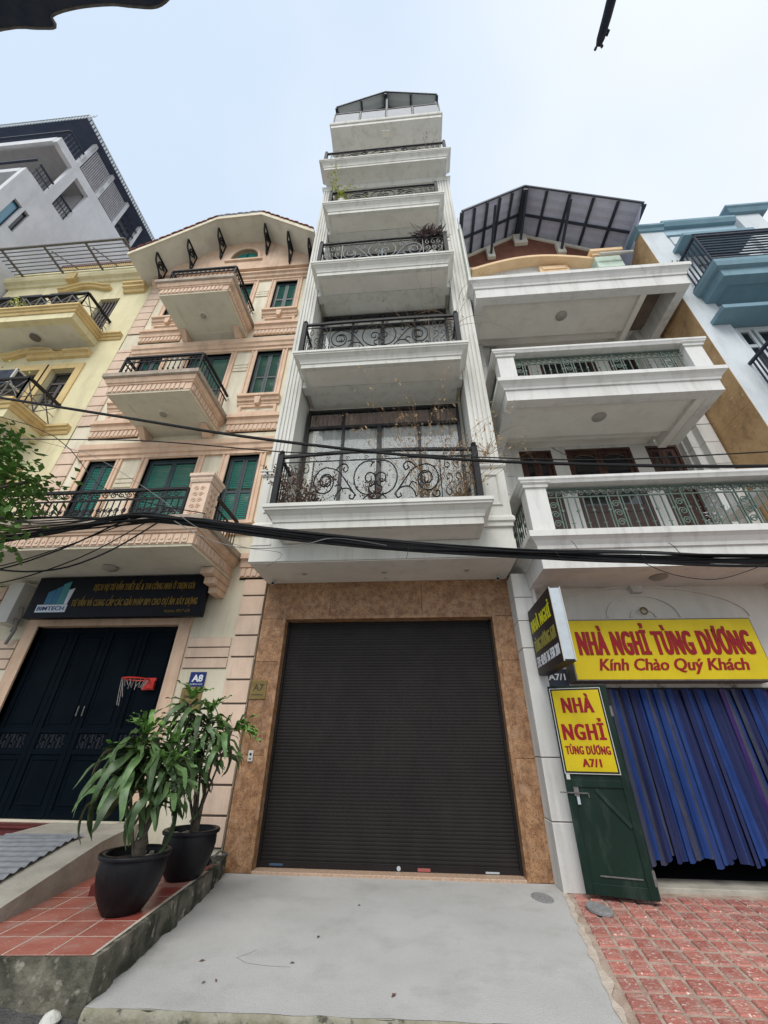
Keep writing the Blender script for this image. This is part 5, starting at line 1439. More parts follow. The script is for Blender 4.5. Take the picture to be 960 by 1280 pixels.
# dark wooden doors and windows
def gdoor(x0, x1, z0, z1, leaves, glassf=.35):
    Y = GW + .10
    w = build(MB().mould([(x0, z0), (x0, z1), (x1, z1), (x1, z0)], [(0, 0), (0, .10), (-.06, .10), (-.06, 0)], plane='xz', Y=Y, closed=True), 'door' if leaves > 1 and z0 < 5 or leaves > 1 else 'window', WOOD, gh)
    for i in range(leaves):
        a = x0 + .06 + (x1 - x0 - .12) * i / leaves; b = x0 + .06 + (x1 - x0 - .12) * (i + 1) / leaves
        mm = MB()
        wall_mesh(mm, a + .004, b - .004, z0 + .06, z1 - .06, Y - .06, Y - .02, [(a + .09, b - .09, z0 + (z1 - z0) * .55, z1 - .16), (a + .09, b - .09, z0 + .2, z0 + (z1 - z0) * .5)])
        lf = build(mm, 'leaf', WOOD, w)
        build(MB().box(a + .08, b - .08, Y - .05, Y - .03, z0 + .19, z0 + (z1 - z0) * .51), 'wood_panel', WOOD, lf)
        zz0, zz1 = z0 + (z1 - z0) * .55, z1 - .16
        build(MB().box(a + .09, b - .09, Y - .045, Y - .04, zz0, zz1), 'pane', GLASSD, lf)
        ar = [((a + b) / 2 + ((b - a) / 2 - .09) * math.cos(PI * i_ / 10), zz1 - .16 + .15 * math.sin(PI * i_ / 10)) for i_ in range(11)]
        build(MB().tube(xz(ar, Y - .055), .018, 5), 'arched_bead', WOOD, lf)
    return w
for zb, zt_ in ((4.35, 7.98), (8.2, 11.55)):
    gdoor(2.73, 3.51, zb + (1.2 if zb < 5 else 1.0), zt_, 2); gdoor(3.85, 5.41, zb, zt_, 2); gdoor(5.77, 6.51, zb + 1.0, zt_, 2)
# terrace storey above the third slab: white wall, arched cornice, red-brown gable, pillars
TY = 7.10
build(MB().box(WX0 + .03, 5.75, TY + .12, 14, 12.0, 15.3), 'terrace_wall', WHITE2, gh)
n = 26
def az(x): t = (x - 2.0) / 3.95; return 14.62 + .62 * math.sin(PI * max(0, min(1, t)) ) * .75 + .1 * t
top = [(2.0 + 3.95 * i / n, az(2.0 + 3.95 * i / n)) for i in range(n + 1)]
build(MB().prism(top + [(x, z - .0) for x, z in [(5.95, 14.3), (2.0, 14.3)]], 'y', TY, TY + .12), 'spandrel', WHITE2, gh)
build(MB().mould(top[::-1], [(-.02, -.02), (-.02, .12), (-.08, .14), (-.10, .24), (-.22, .26), (-.24, .32), (-.34, .32), (-.34, -.02)], plane='xz', Y=TY), 'arched_cornice', mat('apricot_trim', (.78, .56, .34), .7, (.70, .48, .28), 3), gh)
gz = lambda x: 17.05 + (x - 4.05) * (-.62 if x > 4.05 else .60)
gpts = [(2.05, 15.85), (4.05, 17.12), (6.7, 15.50)]
rev = [(x, z + .1) for x, z in top[::-1]]
build(MB().prism([(2.05, 14.9), (2.05, 15.85), (4.05, 17.1), (6.5, 15.5), (5.95, 14.9)] , 'y', TY + .14, TY + .3), 'gable_wall', BRICKR, gh)
build(MB().mould([(6.5, 15.5), (4.05, 17.1), (2.05, 15.85)], [(0, 0), (0, .05), (.13, .05), (.13, 0)], plane='xz', Y=TY + .14), 'gable_trim', CREAMW, gh)
for x, z in ((2.95, 16.3), (4.05, 17.05), (5.25, 16.25)):
    w_ = .13 if abs(x - 4.05) > .1 else .22
    c = build(MB().box(x - w_, x + w_, TY + .02, TY + .135, z - .62, z - .02), 'bracket_surround', CREAMW, gh, bevel=.008)
    build(MB().bar((x, TY + .05, z - .42), (x, 5.9, z + .0), .09, .07), 'roof_bracket', ROOFS, gh)
build(MB().box(4.25, 5.15, TY - .09, TY + .12, 14.32, 14.66).box(4.33, 5.07, TY - .12, TY - .085, 14.40, 14.58), 'vent_hood', _m['apricot_trim'], gh, bevel=.03)
# right terrace pillar (mint blocks) and peach cap
for k in range(3): box('pillar_block', MINT, gh, 5.80, 6.55, 6.75, 7.5, 13.55 + k * .31, 13.84 + k * .31, bevel=.012)
box('pillar_core', GROOVE, gh, 5.83, 6.52, 6.78, 7.48, 12.0, 14.46)
box('pillar_shaft', WHITE2, gh, 5.80, 6.55, 6.75, 7.5, 12.02, 13.53)
build(MB().mould([(5.8, 7.5), (5.8, 6.75), (6.55, 6.75), (6.55, 7.5)], [(-.1, 14.47), (.04, 14.49), (.04, 14.56), (.1, 14.6), (.1, 14.72), (-.1, 14.72)], closed=True), 'pillar_cap', _m['apricot_trim'], gh)
box('pillar_block', MINT, gh, WX0 + .01, 2.05, 6.9, 7.5, 12.02, 14.6, bevel=.01)
build(MB().tube([(5.86, 6.6, 14.30), (6.82, 6.6, 14.30)], .045, 8), 'gutter_pipe', PLAST, gh)
# thin stucco mint column & pipe beside the tower
build(MB().box(WX0 - .005, WX0 + .14, 6.3, 6.5, 12.02, 15.9), 'mint_column', MINT, gh, bevel=.01)
build(MB().tube([(WX0 + .05, 6.2, 12.0), (WX0 + .05, 6.2, 16.3)], .045, 8), 'drainpipe', PLAST, gh)
# roof
gable(gh, 1.86, 4.02, 7.16, 5.86, 11.5, 15.92, 17.3, 15.45, 5, ROOFM, ROOFS, purl=(.75, 1.9, 3.2), lipm=ROOFS)
# side cladding hanging from the roof edge
build(MB().prism([(5.9, 15.4), (11, 15.4), (11, 14.6), (7.5, 14.3)], 'x', 7.06, 7.10), 'side_cladding', ROOFM, gh)
# small hanging lamp + box
ac = thing('condenser_unit', 'small grey condenser box hanging at the left of the second guesthouse balcony', 'air conditioner', (2.55, 7.4, 10.9))
box('case', IRONR, ac, 2.32, 2.98, 7.3, 7.7, 10.75, 11.05, bevel=.02); build(MB().bar((2.4, 7.5, 11.05), (2.4, 7.5, 11.33), .03).bar((2.9, 7.5, 11.05), (2.9, 7.5, 11.33), .03), 'bracket', IRON, ac)

# ---- entrance: threshold, dark room, strip curtain, folding door
box('threshold', RAMPC, gh, 2.07, 6.3, 7.0, 7.45, -.05, .05, bevel=.008)
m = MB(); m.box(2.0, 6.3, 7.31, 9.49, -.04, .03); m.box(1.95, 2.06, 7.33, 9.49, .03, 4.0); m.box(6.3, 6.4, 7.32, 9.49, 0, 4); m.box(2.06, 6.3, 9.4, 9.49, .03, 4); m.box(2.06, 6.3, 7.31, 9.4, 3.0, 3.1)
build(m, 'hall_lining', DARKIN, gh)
box('pier_block', WHITE2, gh, 6.3, WX1, 6.86, 7.31, 0, 4.28)
sc = thing('strip_curtain', 'long blue and violet fabric strip curtain hanging in the guesthouse entrance', 'curtain', (4.4, 7.1, 2.4))
box('curtain_rail', IRON, sc, 2.1, 6.29, 7.08, 7.12, 2.36, 2.398)
x = 2.12; i = 0
RS = random.Random(3)
while x < 6.2:
    w_ = RS.uniform(.055, .10); yb = RS.uniform(-.03, .03); ya = 7.09 + .02 * (i % 3 - 1)
    zbm = .30 + RS.uniform(-.05, .05) - (.05 if RS.random() < .2 else 0)
    sway = RS.uniform(-.012, .012) 
    tw = RS.uniform(-.02, .02); vs = []; n = 8
    for j in range(n + 1):
        t = j / n; z = 2.375 + (zbm - 2.375) * t
        cx = x + sway * t * t; a = RS.uniform(-.005, .005) + tw * t
        bulge = .012 * math.sin(PI * t)
        y0 = ya + yb * t
        vs += [(cx - w_ / 2, y0 + a, z), (cx, y0 - .016 - bulge, z), (cx + w_ / 2, y0 - a + .004, z + (.015 if j == n else 0))]
    f = []
    for j in range(n): f += [(3 * j, 3 * j + 1, 3 * j + 4, 3 * j + 3), (3 * j + 1, 3 * j + 2, 3 * j + 5, 3 * j + 4)]
    mi = RS.choices([0, 1, 2, 3], [5, 4, 2.3, .8])[0]
    mm = MB().add(vs, f); build(mm, 'strip', STRIPB[mi], sc, smooth=False)
    x += w_ * RS.uniform(.62, .92); i += 1
# green metal door leaf standing open, second folded leaf behind
dr = thing('green_metal_door', 'dark green metal door leaf standing open beside the blue strip curtain', 'door', (2.33, 6.5, 0))
P0, P1 = Vector((1.945, 6.62, 0)), Vector((2.70, 6.42, 0))
u = (P1 - P0).normalized(); nrm = Vector((u.y, -u.x, 0))
def dpt(s_, z, d): q = P0 + u * s_ + nrm * d; return (q.x, q.y, z)
def dbox(name, m_, par, s0, s1, z0, z1, d0, d1, **k):
    vs = [dpt(s_, z, d) for z in (z0, z1) for s_, d in ((s0, d0), (s1, d0), (s1, d1), (s0, d1))]
    return build(MB().add(vs, [(0, 3, 2, 1), (4, 5, 6, 7), (0, 1, 5, 4), (1, 2, 6, 5), (2, 3, 7, 6), (3, 0, 4, 7)]), name, m_, par, **k)
LW = (P1 - P0).length
dl = dbox('leaf', DOORG, dr, 0, LW, .05, 2.36, -.045, 0, bevel=.004)
for s0, s1, z0, z1 in ((0.003, .09, .052, 2.358), (LW - .09, LW - .003, .052, 2.358), (.091, LW - .091, .052, .16), (.091, LW - .091, 2.25, 2.358), (.091, LW - .091, 1.12, 1.20)):
    dbox('frame_bar', DOORG, dl, s0, s1, z0, z1, .0005, .018, bevel=.003)
build(MB().bar(dpt(.36, 1.10, .012), dpt(LW - .10, .72, .012), .05, .012), 'brace_bar', DOORG, dl)
build(MB().bar(dpt(.20, .23, .006), dpt(LW - .12, .23, .006), .012, .012), 'weld_line', IRONR, dl)
hd = build(MB().bar(dpt(-.09, 1.055, .035), dpt(.26, 1.055, .035), .013).bar(dpt(.26, 1.055, .035), dpt(.26, 1.01, .035), .011), 'door_bolt', IRONR, dl)
dbox('lock_plate', SILVER, dl, .11, .145, .93, 1.12, .019, .026); dbox('lock_case', IRONR, dl, .09, .15, 1.02, 1.12, .019, .035)
dbox('hinge', IRONR, dl, LW - .01, LW + .02, .18, .32, -.05, .02); dbox('hinge', IRONR, dl, LW - .01, LW + .02, 1.95, 2.08, -.05, .02)
dbox('paper_note', PLAST, dl, .03, .075, 1.2, 1.27, .019, .021)
P0, P1 = Vector((2.72, 6.45, 0)), Vector((2.18, 6.84, 0)); u = (P1 - P0).normalized(); nrm = Vector((-u.y, u.x, 0))
dbox('folded_leaf', DOORG, dr, 0, .60, .05, 2.36, -.04, 0, bevel=.004)
for a in (0.003, .53): dbox('frame_bar', DOORG, dr, a, a + .065, .052, 2.358, .0005, .012)
# banner on the door leaf
P0, P1 = Vector((1.945, 6.62, 0)), Vector((2.70, 6.42, 0)); u = (P1 - P0).normalized(); nrm = Vector((u.y, -u.x, 0))
bn = thing('guesthouse_banner', 'yellow banner with red words NHÀ NGHỈ fixed to the green door leaf', 'banner', dpt(.38, 1.27, .02))
dbox('border', PLAST, bn, .02, LW - .075, 1.265, 2.325, .019, .026)
dbox('black_edge', IRON, bn, .03, LW - .085, 1.275, 2.315, .0262, .028)
dbox('sheet', SIGNY, bn, .05, LW - .105, 1.295, 2.295, .0282, .030)
def dtext(s, a, b, z, h, m_, **k): text('lettering', s, m_, bn, dpt(a, z, .0302), u, (0, 0, 1), b - a, h, .004, **k)
dtext('NHÀ', .16, .56, 2.00, .25, SIGNR, bold=.010, smear=.011, sp=1.18); dtext('NGHỈ', .10, .63, 1.66, .27, SIGNR, bold=.010, smear=.011, sp=1.18)
dtext('TÙNG DƯƠNG', .09, .645, 1.49, .125, SIGNR, bold=.008, smear=.005, sp=1.15); dtext('A7/1', .27, .50, 1.345, .095, SIGNR, bold=.01, smear=.006, sp=1.15)

# main yellow fascia sign
fs = thing('guesthouse_sign', 'wide yellow fascia sign with red lettering above the strip curtain', 'sign', (3.95, 6.8, 2.5))
box('frame', IRONR, fs, 2.45, 5.37, 6.76, 7.10, 2.455, 3.40, bevel=.006)
box('face', SIGNY, fs, 2.47, 5.35, 6.752, 6.76, 2.475, 3.38)
text('lettering', 'NHÀ NGHỈ TÙNG DƯƠNG', SIGNR, fs, (2.60, 6.7515, 2.83), (1, 0, 0), (0, 0, 1), 2.62, .50, .01, bold=.010, smear=.015, sp=1.18)
text('lettering', 'Kính Chào Quý Khách', SIGNR, fs, (2.84, 6.7515, 2.55), (1, 0, 0), (0, 0, 1), 2.2, .23, .008, bold=.006, shear=.25, smear=.006)
# projecting double sided sign
ps = thing('projecting_sign', 'brown projecting lightbox sign with yellow letters on the white pier', 'sign', (1.98, 6.2, 2.5))
box('case', SIGND, ps, 1.905, 2.075, 5.56, 6.80, 2.535, 3.545, bevel=.004)
box('edge_panel', SILVER, ps, 1.925, 2.055, 5.551, 5.559, 2.56, 3.53)
for x in (1.91, 2.057): box('edge_trim', PLAST, ps, x, x + .013, 5.545, 5.559, 2.54, 3.545)
box('wall_arm', IRON, ps, 1.93, 1.97, 6.801, 6.858, 2.6, 3.45)
def pt(s, ya, yb, z, h, m_, **k): text('lettering', s, m_, ps, (1.9035, ya, z), (0, -1, 0), (0, 0, 1), ya - yb, h, .003, **k)
pt('NHÀ NGHỈ', 6.70, 5.68, 3.16, .26, LETY, bold=.01, smear=.010, sp=1.15); pt('TÙNG DƯƠNG A7/1', 6.72, 5.64, 2.86, .22, LETO, bold=.006, smear=.008); pt('ĐT: 0243 36 550 201', 6.74, 5.62, 2.64, .15, LETW, bold=.005, smear=.006)
pn = thing('house_number_plate', 'dark plate with white number A7/1 between the projecting sign and the banner', 'number plate', (2.22, 7.1, 2.55))
box('plate', PLATEK, pn, 2.09, 2.44, 7.08, 7.10, 2.42, 2.68, bevel=.003)
text('lettering', 'A7/1', LETW, pn, (2.13, 7.0795, 2.51), (1, 0, 0), (0, 0, 1), .27, .10, .003, bold=.02)

# ================================================================== BLUE HOUSE
BX0, BY = 7.12, 6.40
blue = thing('blue_house', 'pale grey house with blue balconies and a bare brown side wall at the right edge', 'house', (10, 10, 0))
m = wall_mesh(MB(), BX0 + .16, 10.6, 0, 14.75, BY + .12, BY + .35, [(8.0, 9.7, 8.3, 10.35), (8.2, 9.7, 4.3, 6.6), (8.2, 9.7, 12.1, 13.6)])
m.box(BX0 + .001, 7.78, BY, BY + .6, 0, 14.9); m.box(10.05, 10.75, BY, 12, 0, 15.5)
m.box(BX0 + .02, 10.6, BY + .4, 12, 0, 14.6)
build(m, 'wall', BLUEW, blue)
# unplastered side wall in large slabs
for y0, y1 in ((BY + .001, 7.6), (7.605, 9.2), (9.205, 11.99)):
    for z0, z1 in ((0, 4.2), (4.205, 7.8), (7.805, 11.2), (11.205, 13.0), (13.005, 14.9)):
        box('side_wall_panel', BROWNW, blue, BX0 - .012, BX0 + .0, y0, y1, z0, z1)
build(MB().mould([(BX0, 6.9), (BX0, BY), (7.80, BY)], [(-.02, 14.88), (.05, 14.9), (.08, 15.0), (.14, 15.04), (.14, 15.12), (-.02, 15.12)]), 'parapet_cap', BLUEP, blue)
box('fascia', BLUEL, blue, 7.781, 9.9, BY + .05, BY + .3, 14.76, 15.05)
build(MB().mould([(7.8, BY + .05), (9.9, BY + .05)], [(-.02, 15.05), (.1, 15.07), (.16, 15.2), (.16, 15.3), (-.02, 15.3)]), 'cornice', BLUEP, blue)
build(MB().mould([(9.95, 9), (9.95, BY - .02), (10.9, BY - .02), (10.9, 9)], [(-.02, 15.5), (.06, 15.52), (.12, 15.66), (.16, 15.7), (.16, 15.78), (-.02, 15.78)]), 'parapet_cap', BLUEP, blue)
for k in range(5): box('band_tile', BLUEW, blue, 7.95 + k * .42, 7.95 + k * .42 + .40, BY - .0 + .08, BY + .12, 14.3, 14.7, bevel=.008)
box('upper_canopy', BLUEP, blue, 7.65, 9.5, 5.92, BY + .1, 13.62, 13.76, bevel=.01)
box('lower_canopy', BLUEP, blue, 7.36, 10.5, 5.95, BY + .1, 10.34, 10.47, bevel=.01)
def bslab(x0, yf, zb, zt_):
    path = [(x0, BY + .1), (x0, yf), (12.5, yf)]
    s = build(MB().mould(path, [(-.25, zb), (0, zb), (0, zb + (zt_ - zb) * .5), (.09, zb + (zt_ - zb) * .55), (.12, zb + (zt_ - zb) * .8), (.12, zt_), (-.25, zt_)]), 'balcony_slab', BLUEP, blue)
    box('soffit', BLUEP, s, x0 + .24, 12.4, yf + .24, BY + .1, zb + .05, zt_ - .01)
def brail(x0, yf, zb, zt_, hz=False):
    r = build(MB().bar((x0, BY, zt_), (x0, yf, zt_), .06).bar((x0, yf, zt_), (12.5, yf, zt_), .06), 'railing', IRONN, blue)
    build(MB().bar((x0, BY, zb + .08), (x0, yf, zb + .08), .04).bar((x0, yf, zb + .08), (12.5, yf, zb + .08), .04), 'bottom_rail', IRONN, r)
    for k in range(7):
        y = yf + (BY - yf) * k / 7
        build(MB().bar((x0, y, zb), (x0, y, zt_), .04 if k == 0 else .026), 'baluster', IRONN, r)
    if hz:
        for k in range(11): build(MB().bar((x0, yf, zb + .15 + k * .12), (12.5, yf, zb + .15 + k * .12), .03), 'rail_bar', IRONN, r)
    else:
        for k in range(24): build(MB().bar((x0 + .2 * (k + 1), yf, zb), (x0 + .2 * (k + 1), yf, zt_), .026), 'baluster', IRONN, r)
bslab(7.55, 5.70, 11.2, 11.72); brail(7.50, 5.66, 11.72, 12.95, True)
bslab(7.60, 5.80, 7.0, 7.45); brail(7.58, 5.78, 7.45, 8.92)
build(MB().disc((9.1, 6.05, 11.22), .12, 'z', .03), 'ceiling_lamp', IRONR, blue)
for x0, x1 in ((8.0, 8.35), (8.42, 9.1), (9.17, 9.7)):
    w = build(MB().mould([(x0, 8.3), (x0, 10.35), (x1, 10.35), (x1, 8.3)], [(0, 0), (0, .06), (-.07, .06), (-.07, 0)], plane='xz', Y=BY + .25, closed=True).box(x0 + .07, x1 - .07, BY + .2, BY + .25, 9.72, 9.82), 'window', BLUEW, blue)
    build(MB().box(x0 + .07, x1 - .07, BY + .23, BY + .24, 9.82, 10.28), 'pane', GLASSD, w); build(MB().box(x0 + .07, x1 - .07, BY + .23, BY + .24, 8.37, 9.72), 'pane', GLASSD, w)
for k in range(5): build(MB().bar((7.35 + k * .13, BY - .05, 12.95), (7.42 + k * .13, BY - .05, 13.2), .02), 'spike', IRONR, blue)
sd = thing('satellite_dish', 'small white dish and stays on the brown wall above the guesthouse terrace', 'satellite dish', (6.9, 6.9, 12.6))
build(MB().lathe([(.01, 0), (.12, .02), (.2, .06), (.24, .10)], (6.85, 6.4, 12.35), 16), 'dish', PLAST, sd); build(MB().tube([(6.85, 6.4, 12.3), (6.95, 6.7, 12.1), (7.05, 7.0, 12.05)], .02, 5), 'arm', IRONR, sd)

# ================================================================== POTTED DRACAENAS
def leaf_mesh(L_, w, droop, curl, seed):
    """strap leaf along +X starting at origin, drooping downwards, folded along the midrib"""
    r = random.Random(seed); n = 12; vs = []
    x = z = 0; a = .75 - droop * .15
    for i in range(n + 1):
        t = i / n
        ww = w * (math.sin(PI * min(1, t * .92 + .05)) ** .75) * (1 - .15 * t) + .004
        if i == n: ww = .003
        fold = .30 * ww
        yo = curl * t * t * L_ * .4 + .010 * math.sin(t * 9 + seed)
        vs += [(x, yo - ww, z + fold + .018 * math.sin(t * 17 + seed)), (x, yo, z), (x, yo + ww, z + fold + .018 * math.sin(t * 15 + 2 * seed))]
        d = L_ / n; x += math.cos(a) * d; z += math.sin(a) * d; a -= droop / n * (1.25 if t < .5 else .8)
    f = []
    for i in range(n): f += [(3 * i, 3 * i + 1, 3 * i + 4, 3 * i + 3), (3 * i + 1, 3 * i + 2, 3 * i + 5, 3 * i + 4)]
    me = bpy.data.meshes.new('leaf'); me.from_pydata(vs, [], f)
    for p in me.polygons: p.use_smooth = True
    return me
LEAVES = {}
def leaf_set(m_, key, specs):
    out = []
    for k, (L_, w, dr_, cu) in enumerate(specs):
        me = leaf_mesh(L_, w, dr_, cu, k + 1); me.materials.append(m_); out.append(me)
    LEAVES[key] = out
leaf_set(LEAFD, 'long', [(.60, .036, 2.3, .25), (.56, .034, 1.8, -.35), (.66, .038, 2.6, .15), (.52, .034, 1.5, .35), (.60, .037, 2.1, -.2), (.46, .034, 1.1, .1)])
leaf_set(LEAFD, 'mid', [(.42, .033, 2.0, .2), (.46, .034, 1.4, -.2), (.38, .032, 1.0, .1)])
leaf_set(LEAFB, 'young', [(.28, .024, .7, .1), (.24, .022, .4, -.1), (.32, .026, 1.1, .2)])
leaf_set(LEAFY, 'dry', [(.30, .022, 1.8, .4), (.22, .018, 2.4, -.4)])
def crown(parent, c, n, seed, young=8, scale=1.0, tilt=0):
    n = int(n * 1.5); young += 3
    r = random.Random(seed); k = 0
    for i in range(n + young):
        yg = i >= n
        key = 'young' if yg else ('mid' if r.random() < .35 else 'long')
        me = r.choice(LEAVES[key])
        o = bpy.data.objects.new('leaf', me); col.objects.link(o)
        az = i * 2.399 + r.uniform(-.25, .25)
        el = (r.uniform(.25, .75) if yg else r.uniform(-.15, .5) - .45 * (1 - i / max(n, 1)))
        h = (.06 if yg else -.28 * (1 - i / max(n, 1)) + .0)
        p = Vector(c) + Vector((math.cos(az) * .012, math.sin(az) * .012, h))
        o.location = p - wpos(parent); o.parent = parent; W[o.name] = p
        o.rotation_euler = (r.uniform(-.35, .35), -el, az)
        s = scale * r.uniform(.75, 1.15); o.scale = (s, s, s)
def pot(parent, c, rt, rb, h):
    p = [(rb * .94, 0), (rb, .012), (rb * 1.18, h * .12), (rt * .84, h * .30), (rt * .95, h * .50), (rt * 1.0, h * .68), (rt * .99, h * .84), (rt * .97, h * .90), (rt * 1.07, h * .92), (rt * 1.09, h * .97), (rt * 1.05, h), (rt * .93, h), (rt * .88, h * .95), (rt * .86, h * .80)]
    po = build(MB().lathe(p, c, 40), 'pot', POT, parent)
    for i in range(1):
        m = MB(); n = 24; vs = [(c[0], c[1], c[2] + h * .86)]
        for k in range(n): vs.append((c[0] + rt * .87 * math.cos(2 * PI * k / n), c[1] + rt * .87 * math.sin(2 * PI * k / n), c[2] + h * .84 + R.uniform(-.006, .006)))
        m.add(vs, [(0, 1 + k, 1 + (k + 1) % n) for k in range(n)]); build(m, 'soil', SOIL, parent)
    return po
def pebble(parent, c, r_, m_=STONE):
    mb = MB(); n = 10; vs = []; f = []
    for i in range(5):
        ph = PI * i / 4
        for j in range(n):
            a = 2 * PI * j / n
            q = Vector((math.sin(ph) * math.cos(a), math.sin(ph) * math.sin(a), math.cos(ph) * .7))
            q *= r_ * (1 + .25 * noise.noise(q * 2 + Vector(c) * 9)); vs.append((c[0] + q.x, c[1] + q.y, c[2] + q.z))
    f = [(i * n + j, i * n + (j + 1) % n, (i + 1) * n + (j + 1) % n, (i + 1) * n + j) for i in range(4) for j in range(n)]
    mb.add(vs, f); mb.smooth = True
    return mb
def potted(c, rt, rb, h, stems, label, name='potted_plant'):
    t = thing(name, label, 'potted plant', c)
    pot(t, c, rt, rb, h)
    bz = c[2] + h * .85
    build(MB().tube(smoothpath([(c[0] + .03, c[1], bz - .02), (c[0] + .03, c[1], bz + .08), (c[0] + .02, c[1] - .01, bz + .15)]), .055, 10), 'trunk', BARK, t)
    for k, (cc, n, yg, s) in enumerate(stems):
        b0 = (c[0] + .03 + R.uniform(-.04, .04), c[1] + R.uniform(-.04, .04), bz + (.0 if k else .1))
        mid = ((b0[0] + cc[0]) / 2 + R.uniform(-.03, .03), (b0[1] + cc[1]) / 2, (b0[2] + cc[2]) / 2)
        build(MB().tube(smoothpath([b0, mid, cc]), .016, 7), 'stem', BARK, t)
        crown(t, cc, n, 11 + k * 7 + int(c[0] * 10), yg, s)
    for k in range(5):
        a = R.uniform(0, 6.28); rr = R.uniform(.3, .75) * rt
        build(pebble(t, (c[0] + rr * math.cos(a), c[1] + rr * math.sin(a), bz + .012), R.uniform(.02, .042)), 'pebble', STONE, t)
    return t
p1 = potted((-2.80, 4.80, .225), .295, .17, .44, [((-3.0, 4.72, 1.60), 30, 10, 1.0), ((-2.74, 4.90, 1.50), 24, 5, .95), ((-3.05, 4.70, 1.36), 20, 3, 1.0), ((-2.66, 4.75, 1.30), 18, 3, .95)],
       'drooping dracaena in a black pot near the front edge of the red tiles')
p2 = potted((-2.83, 5.95, .215), .305, .19, .46, [((-3.02, 5.55, 2.02), 18, 10, .9), ((-2.75, 5.62, 1.86), 20, 8, .95), ((-2.62, 5.75, 1.68), 14, 5, .9), ((-2.84, 5.7, 1.45), 18, 3, .95), ((-3.1, 5.8, 1.55), 16, 3, .95)],
       'taller dracaena in a black pot behind, closer to the peach wall')
# spiky tuft with a withered leaf at the right of the rear plant
for k in range(26):
    r = random.Random(90 + k); me = r.choice(LEAVES['young' if k % 4 else 'dry']) 
    o = bpy.data.objects.new('leaf', me); col.objects.link(o); p = Vector((-2.38, 5.6, 1.72)); o.location = p - wpos(p2); o.parent = p2; W[o.name] = p
    o.rotation_euler = (r.uniform(-.3, .3), r.uniform(-.35, .35), r.uniform(-.9, .7)); s = r.uniform(.9, 1.35); o.scale = (s, s * .5, s)
build(MB().tube(smoothpath([(-2.80, 5.9, .65), (-2.6, 5.75, 1.2), (-2.40, 5.6, 1.72)]), .012, 6), 'stem', BARK, p2)
# low dark bowl by the wall with bits of hose
bw = thing('dark_bowl', 'low dark upturned bowl against the peach wall behind the rear pot', 'bowl', (-3.0, 6.75, .2))
build(MB().lathe([(.17, 0), (.18, .02), (.15, .07), (.08, .10), (.01, .11)], (-2.98, 6.62, .20), 20), 'bowl', IRON, bw)
tag(build(MB().tube(smoothpath([(-2.85, 6.7, .21), (-2.80, 6.85, .30), (-2.74, 7.0, .24), (-2.86, 7.1, .21), (-2.95, 6.95, .22), (-2.80, 6.6, .21)]), .014, 6), 'garden_hose', IRONR), 'bit of grey hose curled on the tiled kerb by the granite pier', 'hose')
# small brick behind front pot
tag(box('loose_brick', MAROON, None, -3.50, -3.38, 5.30, 5.50, .17, .29, bevel=.008), 'reddish loose brick beside the ramp behind the front pot', 'brick')

# ================================================================== BALCONY PLANTS
def twiggy(name, label, base, h, spread, n, m_leaf, m_twig, lsz, seed, nl=14, cat='plant', droop=.0, potm=None, ydir=.4):
    t = thing(name, label, cat, base); r = random.Random(seed)
    if potm: build(MB().lathe([(.09, 0), (.13, .05), (.15, .22), (.16, .24), (.13, .24)], base, 16), 'pot', potm, t)
    tw = MB(); lf = MB()
    for i in range(n):
        a = r.uniform(0, 2 * PI); L_ = h * r.uniform(.6, 1.1)
        p = Vector(base) + Vector((r.uniform(-.05, .05), r.uniform(-.04, .04), .2 if potm else 0)); pts = [p.copy()]
        d = Vector((math.cos(a) * spread * r.uniform(.2, 1), math.sin(a) * spread * ydir, 1)).normalized()
        for k in range(7):
            d = (d + Vector((r.uniform(-.35, .35), r.uniform(-.2, .2), r.uniform(-.2, .15) - droop * k * .12))).normalized()
            p = p + d * L_ / 7; pts.append(p.copy())
            for q in range(nl // 5):
                c = p + Vector((r.uniform(-1, 1), r.uniform(-1, 1), r.uniform(-1, 1))) * lsz * 1.6
                u = Vector((r.uniform(-1, 1), r.uniform(-1, 1), r.uniform(-1, 1))).normalized(); v = u.orthogonal().normalized()
                s = lsz * r.uniform(.5, 1.2)
                lf.add([c - u * s, c + v * s * .45, c + u * s, c - v * s * .45], [(0, 1, 2, 3)])
        tw.tube(pts, [.006 * (1 - k / 9) for k in range(len(pts))], 4)
    build(tw, 'twigs', m_twig, t, kind='stuff'); build(lf, 'leaves', m_leaf, t, kind='stuff')
    return t
for i, x in enumerate((-2.30, -2.02, -1.76)):
    twiggy('withered_plant', ['withered reddish plant beside the left post of the lowest tower balcony', 'withered reddish plant second from the left post of the lowest tower balcony', 'withered reddish plant third from the left post of the lowest tower balcony'][i], (x, 5.82, 5.12), 1.0 + .1 * i, .35, 12, DRYR, DRY, .036, 40 + i, 26)
twiggy('withered_plant', 'dry brown plant against the middle of the lowest scroll railing', (-.75, 5.78, 5.12), .85, .35, 9, DRYR, DRY, .036, 50, 22)
twiggy('dry_shrub', 'tall pale dry shrub rising above the lowest tower railing', (.30, 5.80, 5.12), 2.9, .45, 26, DRYY, DRY, .042, 61, 22)
twiggy('dry_shrub', 'low pale dry shrub at the right end of the lowest tower railing', (.85, 5.80, 5.12), 1.9, .5, 24, DRYY, DRY, .040, 63, 20)
twiggy('dry_shrub', 'sparse dry twigs above the right of the second scroll railing', (.55, 5.85, 9.14), 2.9, .6, 12, DRY, DRY, .03, 65, 8)
for s_, lab, b in ((70, 'grey dead creeper trailing over the right pilaster by the second balcony', (1.2, 5.9, 10.2)), (71, 'dead creeper twigs reaching across to the guesthouse wall', (1.5, 6.0, 6.4))):
    twiggy('dead_creeper', lab, b, 1.7, 1.5, 10, DRY, DRY, .012, s_, 5, droop=.9)
